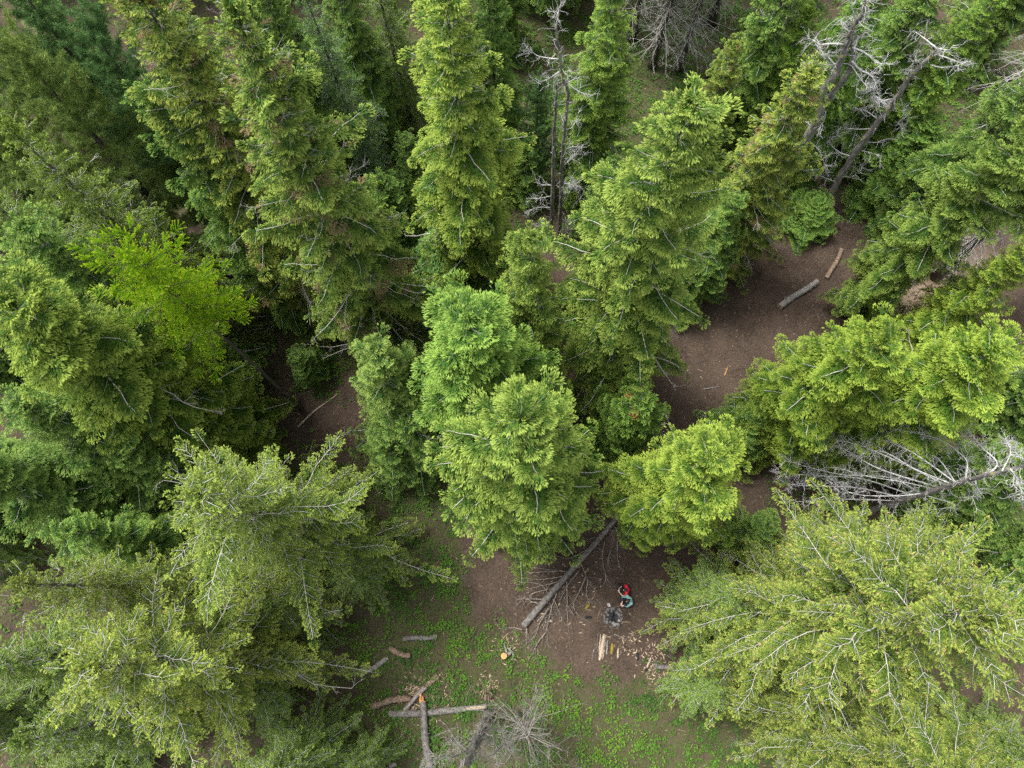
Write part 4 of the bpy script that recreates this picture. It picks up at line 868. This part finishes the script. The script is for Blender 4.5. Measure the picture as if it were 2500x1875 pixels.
    t = thing('dead_pole', 'thin bare standing pole at the bottom edge left of the clearing', 'dead tree', tuple(gpt(776, 1792)))
    q = on_axis(752, 1880, at(776, 1792, 0)) - gpt(776, 1792); mb = MB(); mb.tube(np.array([[0, 0, 0], q * .5 + [.03, 0, 0], q * 1.3]), [.07, .055, .03], 7, rough=.05); mb.build('trunk', LIMB, t, True)
    t = thing('mossy_log', 'grey mossy trunk slanting into the shade at the bottom edge on the right', 'log', tuple(gpt(1938, 1766)))
    q = on_axis(2050, 1832, at(1940, 1768, 0)) - gpt(1938, 1766); mb = MB(); mb.tube(np.array([[0, 0, 0], q * .5, q, q * 1.6]), [.24, .19, .17, .12], 10, rough=.08); mb.build('trunk', DEADBARK, t, True)
    # cut stump with an orange top and its grey root plate
    t = thing('cut_stump', 'freshly sawn stump with orange top and a grey root behind it', 'stump', tuple(gpt(1231, 1600)))
    mb = MB(); mb.tube(np.array([[0, 0, -.05], [0, 0, .1], [0, 0, .52]]), [.24, .19, .165], 12, rough=.05); mb.build('bark', DARKBARK, t, True)
    m2 = MB(); m2.tube(np.array([[0, 0, .515], [0, 0, .54]]), .155, 14, rough=.04); m2.build('sawn_top', ORANGE, t)
    m3 = MB(); o = gpt(1231, 1600)
    for pts in ([(1238, 1600), (1236, 1588), (1230, 1570)], [(1238, 1602), (1250, 1590), (1254, 1604), (1246, 1612)], [(1240, 1598), (1246, 1588), (1238, 1580)]):
        q = np.array([gpt(*p) for p in pts]) - o; q[:, 2] += [.22, .16, .05, .05][:len(q)]; m3.tube(smooth_path(q, 8), np.linspace(.10, .03, 8), 7, rough=.12)
    m3.build('root', GREYWOOD, t, True)
    # campfire
    rng = np.random.default_rng(77); cxp, cyp = 1497, 1507
    for k in range(26):
        a = k / 26 * 6.28 + rng.normal(0, .06); rr = (22 + rng.uniform(-2, 3)) if k % 3 else rng.uniform(14, 17)
        stone('soot darkened grey stone in the ring round the campfire', cxp + math.cos(a) * rr, cyp + math.sin(a) * rr * .98, rng.uniform(.07, .125), ROCK, 100 + k, 'stones ringed round the campfire', .75)
    for k, (dx, dy) in enumerate(((-1, 12), (4, 16), (9, 14), (14, 6))):
        stone('paler grey stone at the near rim of the campfire ring', cxp + dx, cyp + dy + 2, (.10, .12, .07, .08)[k], PALEROCK if k > 1 else plain_mat('grey stone', (.13, .125, .12, 1), (.25, .24, .23, 1)), 140 + k, 'paler stones at the near rim of the campfire', .7, .06)
    mb = MB(); th = np.linspace(0, 2 * np.pi, 25)[:-1]; rr = .42 * (1 + .12 * rng.standard_normal(24)); c = gpt(cxp, cyp)
    v = np.vstack([[[0, 0, .05]], np.stack([rr * np.cos(th), rr * np.sin(th), np.full(24, .015)], 1)]); mb.add(v, [(0, i + 1, (i + 1) % 24 + 1) for i in range(24)])
    ob = mb.build('ash_bed', CHAR); ob.location = c; tag(ob, 'black ash bed inside the campfire ring', 'ash', None, 'stuff')
    for k, (a, b, lb) in enumerate((((1487, 1496), (1500, 1516), 'charred log lying slantwise in the campfire ashes'), ((1496, 1494), (1490, 1514), 'charred log crossing the other in the campfire ashes'))):
        plank(lb, a, b, .12, .10, CHAR, 'charred_log', 'firewood', 60 + k, lift=.05 + .07 * k)
    stone('large pale flat stone just above the campfire ring', 1487, 1477, .14, PALEROCK, 161, None, .5)
    stone('small pale stone among the broken limbs below the long fallen trunk', 1344, 1516, .10, PALEROCK, 162, None, .6)
    plank('yellow mossy piece of split wood left of the campfire', (1428, 1488), (1440, 1473), .14, .10, MOSSWOOD, 'firewood', 'firewood', 62)
    plank('black charred chunk of wood left of the campfire', (1428, 1508), (1444, 1506), .13, .10, CHAR, 'firewood', 'firewood', 63)
    # firewood laid out below the campfire
    z = lambda p: Z(.09946, 1440, 1530, p)
    for k, (a, b, w, m, lb) in enumerate((((355, 180), (235, 820), .20, WOOD, 'widest long pale riven plank in the firewood row'), ((265, 180), (225, 610), .07, WOOD, 'narrow pale splint left of the widest riven plank'), ((395, 200), (310, 800), .05, WOOD, 'thin pale splint along the right side of the widest riven plank'),
                                          ((430, 330), (405, 680), .09, GREYWOOD, 'grey stick of firewood right of the widest riven plank'), ((560, 410), (520, 670), .16, MOSSWOOD, 'brownish yellow mossy chunk in the firewood row'), ((690, 530), (680, 770), .12, WOOD, 'short pale split chunk at the right end of the firewood row'),
                                          ((1165, 640), (1175, 830), .10, CHAR, 'black charred stake end beside the wood chips'))):
        pa, pb = z([a, b]); plank(lb, pa, pb, w, min(.1, w * .7), m, 'firewood', 'firewood', 70 + k)
    pa, pb = z([(1500, 750), (1360, 1080)]); plank('pale stake with a burnt black end crossing the short bark covered log', pa, pb, .10, .07, WOOD, 'stake', 'stake', 80, lift=.05)
    pa, pb = z([(1395, 985), (1350, 1090)]); plank('burnt black tip of the pale stake', pa, pb, .106, .075, CHAR, 'burnt_tip', 'stake', 81, lift=.052)
    stick('bent grey stick lying just below the campfire ring', z([(590, 180), (700, 225), (800, 240), (890, 225)]), .022, GREYWOOD, seed=5)
    stick('long thin crooked stick left of the firewood row', z([(190, 170), (175, 430), (180, 560), (210, 660)]), .014, GREYWOOD, seed=6)
    stick('curved thin stick bending away left of the firewood row', z([(190, 470), (90, 600), (60, 740), (45, 850)]), .014, GREYWOOD, seed=7)
    stick('thin dark stick leaning by the mossy firewood chunk', z([(690, 480), (610, 610), (570, 720)]), .016, CHAR, seed=8)
    # sticks on bare soil
    zz = lambda p: Z(.2712, 900, 1200, p)
    stick('pale crossed stick left of the long fallen trunk, lying level', zz([(745, 795), (800, 780), (890, 787)]), .016, GREYWOOD, seed=9)
    stick('thin upright drawn stick left of the fallen trunk, nearer the spruce', zz([(770, 725), (757, 790), (763, 830)]), .012, GREYWOOD, seed=10)
    stick('thin stick crossing the level one left of the fallen trunk', zz([(865, 730), (835, 820), (842, 895)]), .012, GREYWOOD, seed=11)
    zq = lambda p: Z(.3617, 1400, 620, p)
    for k, (p, m, r, lb) in enumerate((([(870, 918), (990, 898)], GREYWOOD, .035, 'grey straight stick on the dirt road, the longest there'), ([(670, 908), (760, 890)], TWIG, .025, 'dark curved stick on the dirt road left of the longest one'), ([(1018, 822), (1042, 762)], ORANGE, .03, 'orange splinter of wood on the dirt road'),
                                     ([(760, 820), (792, 806)], WOOD, .02, 'short pale stick on the dirt road left of the orange splinter'), ([(836, 783), (872, 800)], WOOD, .018, 'short pale stick on the dirt road above the white speck'), ([(852, 830), (874, 854)], WOOD, .018, 'short pale stick slanting down on the dirt road'),
                                     ([(1085, 905), (1105, 922)], WOOD, .018, 'short pale stick at the right side of the dirt road'), ([(840, 1105), (930, 1085)], GREYWOOD, .02, 'thin grey stick on the dirt above the bright rounded fir'))):
        stick(lb, zq(p), r, m, seed=20 + k)
    # dead crown stub on the little fir
    X = [o for o in bpy.data.objects if o.get('label', '').startswith('small green fir with a dead')][0]
    rng = np.random.default_rng(90); mb = MB(); dy = MB(); h = 8.3
    for k in range(70):
        d = rnd_unit(rng, 1)[0]; d[2] = abs(d[2]) * .5; p = np.array([rng.normal(0, .10), rng.normal(0, .10), h + rng.uniform(-.15, .1)])
        mb.tube(np.array([p, p + d * .18, p + d * .3 + [0, 0, -.08]]), [.022, .016, .006], 4, b=rng.uniform())
    o = mb.build('dead_tip', DARKBARK, X)
    k = 500; c = np.where(rng.uniform(size=(k, 1)) < .55, [[-.38, .18, h]], [[.42, -.02, h]]) + rng.normal(0, .12, (k, 3))
    d = rnd_unit(rng, k); v = kites(c, d, rnd_unit(rng, k), np.full(k, .12), np.full(k, .03)); q = np.arange(k)[:, None] * 4
    dy.add(v.reshape(-1, 3), np.concatenate([q + np.array([0, 1, 2]), q + np.array([0, 2, 3])]), None, 0, np.repeat(rng.uniform(0, 1, k), 4))
    dy.build('rusty_needles', attr_mat('rusty needles', [(0, (.25, .09, .03, 1)), (1, (.48, .21, .08, 1))]), X)
# ---------------------------------------------------------------- the two people by the fire
SKIN = plain_mat('skin', (.52, .34, .26, 1), (.58, .39, .30, 1), 4, .6, .3)
HAIR = plain_mat('dark hair', (.010, .009, .010, 1), (.022, .018, .018, 1), 30, .45, .4)
def cap(bm, a, b, ra, rb, seg=10):
    """tapered capsule added to a bmesh"""
    a = Vector(a); b = Vector(b); d = b - a; L = d.length or 1e-4; q = d.to_track_quat('Z', 'Y').to_matrix().to_4x4()
    rings = []
    prof = [(-ra, .02)] + [(-ra * math.cos(x), ra * math.sin(x)) for x in (.5, 1.0, 1.57)] + [(L + rb * math.cos(x), rb * math.sin(x)) for x in (1.57, 1.0, .5)] + [(L + rb, .02 * rb)]
    for z, r in prof:
        rings.append([bm.verts.new(a + (q @ Vector((r * math.cos(k / seg * 6.2832), r * math.sin(k / seg * 6.2832), z)))) for k in range(seg)])
    for r0, r1 in zip(rings, rings[1:]):
        for k in range(seg): bm.faces.new((r0[k], r0[(k + 1) % seg], r1[(k + 1) % seg], r1[k]))
    bm.faces.new(rings[0][::-1]); bm.faces.new(rings[-1])
def ell(bm, c, r, rot=0):
    m = Matrix.Translation(c) @ Matrix.Rotation(rot, 4, 'Y') @ Matrix.Diagonal((*r, 1)); bmesh.ops.create_icosphere(bm, subdivisions=3, radius=1, matrix=m)
def melt(name, bm, mat, voxel, parent, smooth=6):
    """one continuous surface grown round all the pieces"""
    me = bpy.data.meshes.new(name); bm.to_mesh(me); bm.free(); o = link(name, me)
    r = o.modifiers.new('r', 'REMESH'); r.mode = 'VOXEL'; r.voxel_size = voxel; r.use_smooth_shade = True
    s = o.modifiers.new('s', 'SMOOTH'); s.iterations = smooth; s.factor = .5
    dg = bpy.context.evaluated_depsgraph_get(); m2 = bpy.data.meshes.new_from_object(o.evaluated_get(dg)); m2.name = name
    o.modifiers.clear(); o.data = m2; bpy.data.meshes.remove(me); m2.materials.clear(); m2.materials.append(mat); o.parent = parent
    return o
def hand(bm, w, d, up, side, grip=.8, r=.0085):
    """palm, four unequal bent fingers and a thumb leaving the side of the palm"""
    w = Vector(w); d = Vector(d).normalized(); up = Vector(up); up = (up - d * up.dot(d)).normalized(); s = d.cross(up) * side
    for k in (-1, 0, 1): cap(bm, w + s * k * .018, w + d * .085 + s * k * .022, .016, .015, 8)
    for k, L in ((-1.5, .068), (-.5, .078), (.5, .074), (1.5, .058)):
        p = w + d * .088 + s * k * .020; dd = d
        for j in range(3):
            dd = (dd - up * grip * .5).normalized(); q = p + dd * L * (.45, .32, .23)[j]; cap(bm, p, q, r * (1 - .1 * j), r * (.92 - .1 * j), 7); p = q
    p = w + d * .03 - s * .034; q = p + (d * .6 - s * .8 - up * .2).normalized() * .042; cap(bm, p, q, r * 1.25, r * 1.1, 7); cap(bm, q, q + (d * .9 - s * .1 - up * .5).normalized() * .03, r * 1.05, r * .9, 7)
def person(label, origin, face, J, shirt, trouser, hairlen, shoe, sleeve=.55):
    """J: joints in a frame with x forward, y to the left, z up"""
    t = thing('person', label, 'person', tuple(origin), math.atan2(face[1], face[0]))
    V = Vector; b = bmesh.new()
    pel, che, nec, hea = V(J['pelvis']), V(J['chest']), V(J['neck']), V(J['head'])
    cap(b, pel, pel * .5 + che * .5, .135, .125); cap(b, pel * .5 + che * .5, che, .125, .135); cap(b, che, nec, .11, .055); cap(b, nec, hea, .052, .05)
    f = (V(J['look']) - hea).normalized(); rot = math.atan2(-f.z, f.x)
    ell(b, hea + V((0, 0, .01)), (.098, .078, .115), rot); ell(b, hea + f * .035 + V((0, 0, -.045)), (.06, .055, .06), rot)
    ell(b, hea + f * .103 - V((0, 0, .012)), (.018, .012, .02), rot)
    for s in (-1, 1):
        ell(b, hea + V((0, s * .078, -.005)), (.02, .012, .03)); ell(b, hea + f * .085 + V((0, s * .03, .018)), (.014, .014, .012))
    for side, k in ((1, 'l'), (-1, 'r')):
        sh, el, wr, hip, kn, an, toe = (V(J[k + n]) for n in ('sho', 'elb', 'wri', 'hip', 'kne', 'ank', 'toe'))
        cap(b, che + (sh - che) * .4, sh, .10, .062); cap(b, sh, el, .052, .040); cap(b, el, wr, .040, .026)
        hand(b, wr, V(J[k + 'dir']), V(J[k + 'up']), side)
        cap(b, pel, hip, .12, .10); cap(b, hip, kn, .088, .058); cap(b, kn, an, .058, .038); cap(b, an, toe, .038, .030)
    melt('body', b, SKIN, .0065, t, 3)
    b = bmesh.new(); cap(b, pel, pel * .5 + che * .5, .152, .145); cap(b, pel * .5 + che * .5, che, .145, .155); cap(b, che, nec - (nec - che) * .15, .13, .068)
    for k in 'lr':
        sh, el, wr = V(J[k + 'sho']), V(J[k + 'elb']), V(J[k + 'wri']); cap(b, che + (sh - che) * .4, sh, .118, .08)
        cap(b, sh, sh + (el - sh) * min(sleeve, 1), .072, .060)
        if sleeve > 1: cap(b, el, el + (wr - el) * (sleeve - 1), .056, .044)
    melt('shirt', b, shirt, .011, t, 6)
    b = bmesh.new()
    for k in 'lr':
        hip, kn, an = V(J[k + 'hip']), V(J[k + 'kne']), V(J[k + 'ank']); cap(b, pel, hip, .138, .118); cap(b, hip, kn, .105, .076); cap(b, kn, an + (kn - an) * .12, .076, .058)
    melt('trousers', b, trouser, .011, t, 5)
    for k in 'lr':
        an, toe = V(J[k + 'ank']), V(J[k + 'toe']); b = bmesh.new(); h = (toe - an); h.z = 0; h.normalize(); an2 = V((an.x, an.y, .05)); cap(b, an2 - h * .05, an2 + h * .16, .05, .042); cap(b, an2, an2 + V((0, 0, .06)), .05, .048); melt('shoe', b, shoe, .01, t, 3)
    b = bmesh.new(); ell(b, hea - f * .018 + V((0, 0, .028)), (.106, .090, .112), rot); ell(b, hea - f * .06 + V((0, 0, -.03)), (.07, .08, .09), rot)
    if hairlen: cap(b, hea - f * .085 - V((0, 0, .03)), hea - f * .12 - V((0, 0, hairlen)), .06, .035)
    melt('hair', b, HAIR, .012, t, 4)
    for s in (-1, 1):
        e = bmesh.new(); bmesh.ops.create_icosphere(e, subdivisions=2, radius=.011, matrix=Matrix.Translation(hea + f * .090 + V((0, s * .032, .012)))); me = bpy.data.meshes.new('eye'); e.to_mesh(me); e.free(); me.materials.append(HAIR); link('eye', me, t)
    return t
def people():
    red = plain_mat('red shirt cloth', (.50, .020, .045, 1), (.62, .035, .070, 1), 9); teal = plain_mat('grey green jacket cloth', (.145, .275, .245, 1), (.20, .36, .32, 1), 7)
    blk = plain_mat('black trouser cloth', (.012, .013, .016, 1), (.025, .028, .034, 1), 9); nav = plain_mat('navy trouser cloth', (.016, .020, .036, 1), (.03, .036, .055, 1), 9); shoe = plain_mat('dark shoe', (.02, .02, .02, 1), (.05, .05, .05, 1))
    J = dict(pelvis=(-.02, 0, .16), chest=(.06, .0, .46), neck=(.13, 0, .62), head=(.185, .01, .745), look=(1, .05, .35),
             lsho=(.10, .19, .565), lelb=(.26, .33, .36), lwri=(.45, .13, .40), ldir=(.55, -.8, .0), lup=(.6, .3, .5), rsho=(.10, -.19, .565), relb=(.22, -.27, .34), rwri=(.41, -.10, .42), rdir=(.5, .85, 0), rup=(.6, -.3, .5),
             lhip=(.06, .10, .13), lkne=(.36, -.04, .47), lank=(.46, -.08, .07), ltoe=(.60, -.08, .04), rhip=(.06, -.10, .13), rkne=(.30, -.26, .46), rank=(.44, -.30, .07), rtoe=(.57, -.32, .04))
    p = at(1533.5, 1440, .45); person('person in a red shirt and black trousers sitting with arms round the knees', (p[0], p[1], gh(p[0], p[1])), (-1, .06), J, red, blk, 0, shoe, .5)
    J2 = dict(pelvis=(-.04, 0, .20), chest=(.02, 0, .50), neck=(.10, 0, .66), head=(.17, 0, .775), look=(1, .1, .2),
              lsho=(.05, .21, .60), lelb=(.28, .25, .36), lwri=(.45, .12, .33), ldir=(.7, -.4, -.1), lup=(.1, .3, .9), rsho=(.05, -.21, .60), relb=(.26, -.26, .36), rwri=(.43, -.04, .34), rdir=(.75, .5, -.1), rup=(.1, -.3, .9),
              lhip=(.04, .11, .17), lkne=(.36, .12, .47), lank=(.40, .10, .07), ltoe=(.54, .11, .04), rhip=(.04, -.11, .17), rkne=(.34, -.17, .47), rank=(.40, -.16, .07), rtoe=(.54, -.18, .04))
    p = at(1538, 1463, .45); fa = math.atan2(-.42, -.9)
    t = person('person in a grey green jacket with dark hair poking the campfire with a stick', (p[0], p[1], gh(p[0], p[1])), (math.cos(fa), math.sin(fa)), J2, teal, nav, .10, shoe, 1.55)
    h = t.matrix_basis @ Vector((.55, .05, .315)); h = np.array(h); back = np.array(t.matrix_basis @ Vector((.40, .10, .345))); e = gpt(1482, 1489, .16)
    mb = MB(); q = smooth_path(np.array([back, h, (h + e) / 2 + [0, 0, .02], e]), 14); mb.tube(q - back, np.linspace(.012, .008, 14), 6, b=.4); ob = mb.build('poker_stick', GREYWOOD, None, True); ob.location = back
    tag(ob, 'thin stick held by the person in the grey green jacket over the fire', 'stick')
ground(); grow(); dead_trees(); undergrowth(); props(); people()
print('script', time.time() - T0, 'tris', sum(len(m.polygons) for m in bpy.data.meshes))
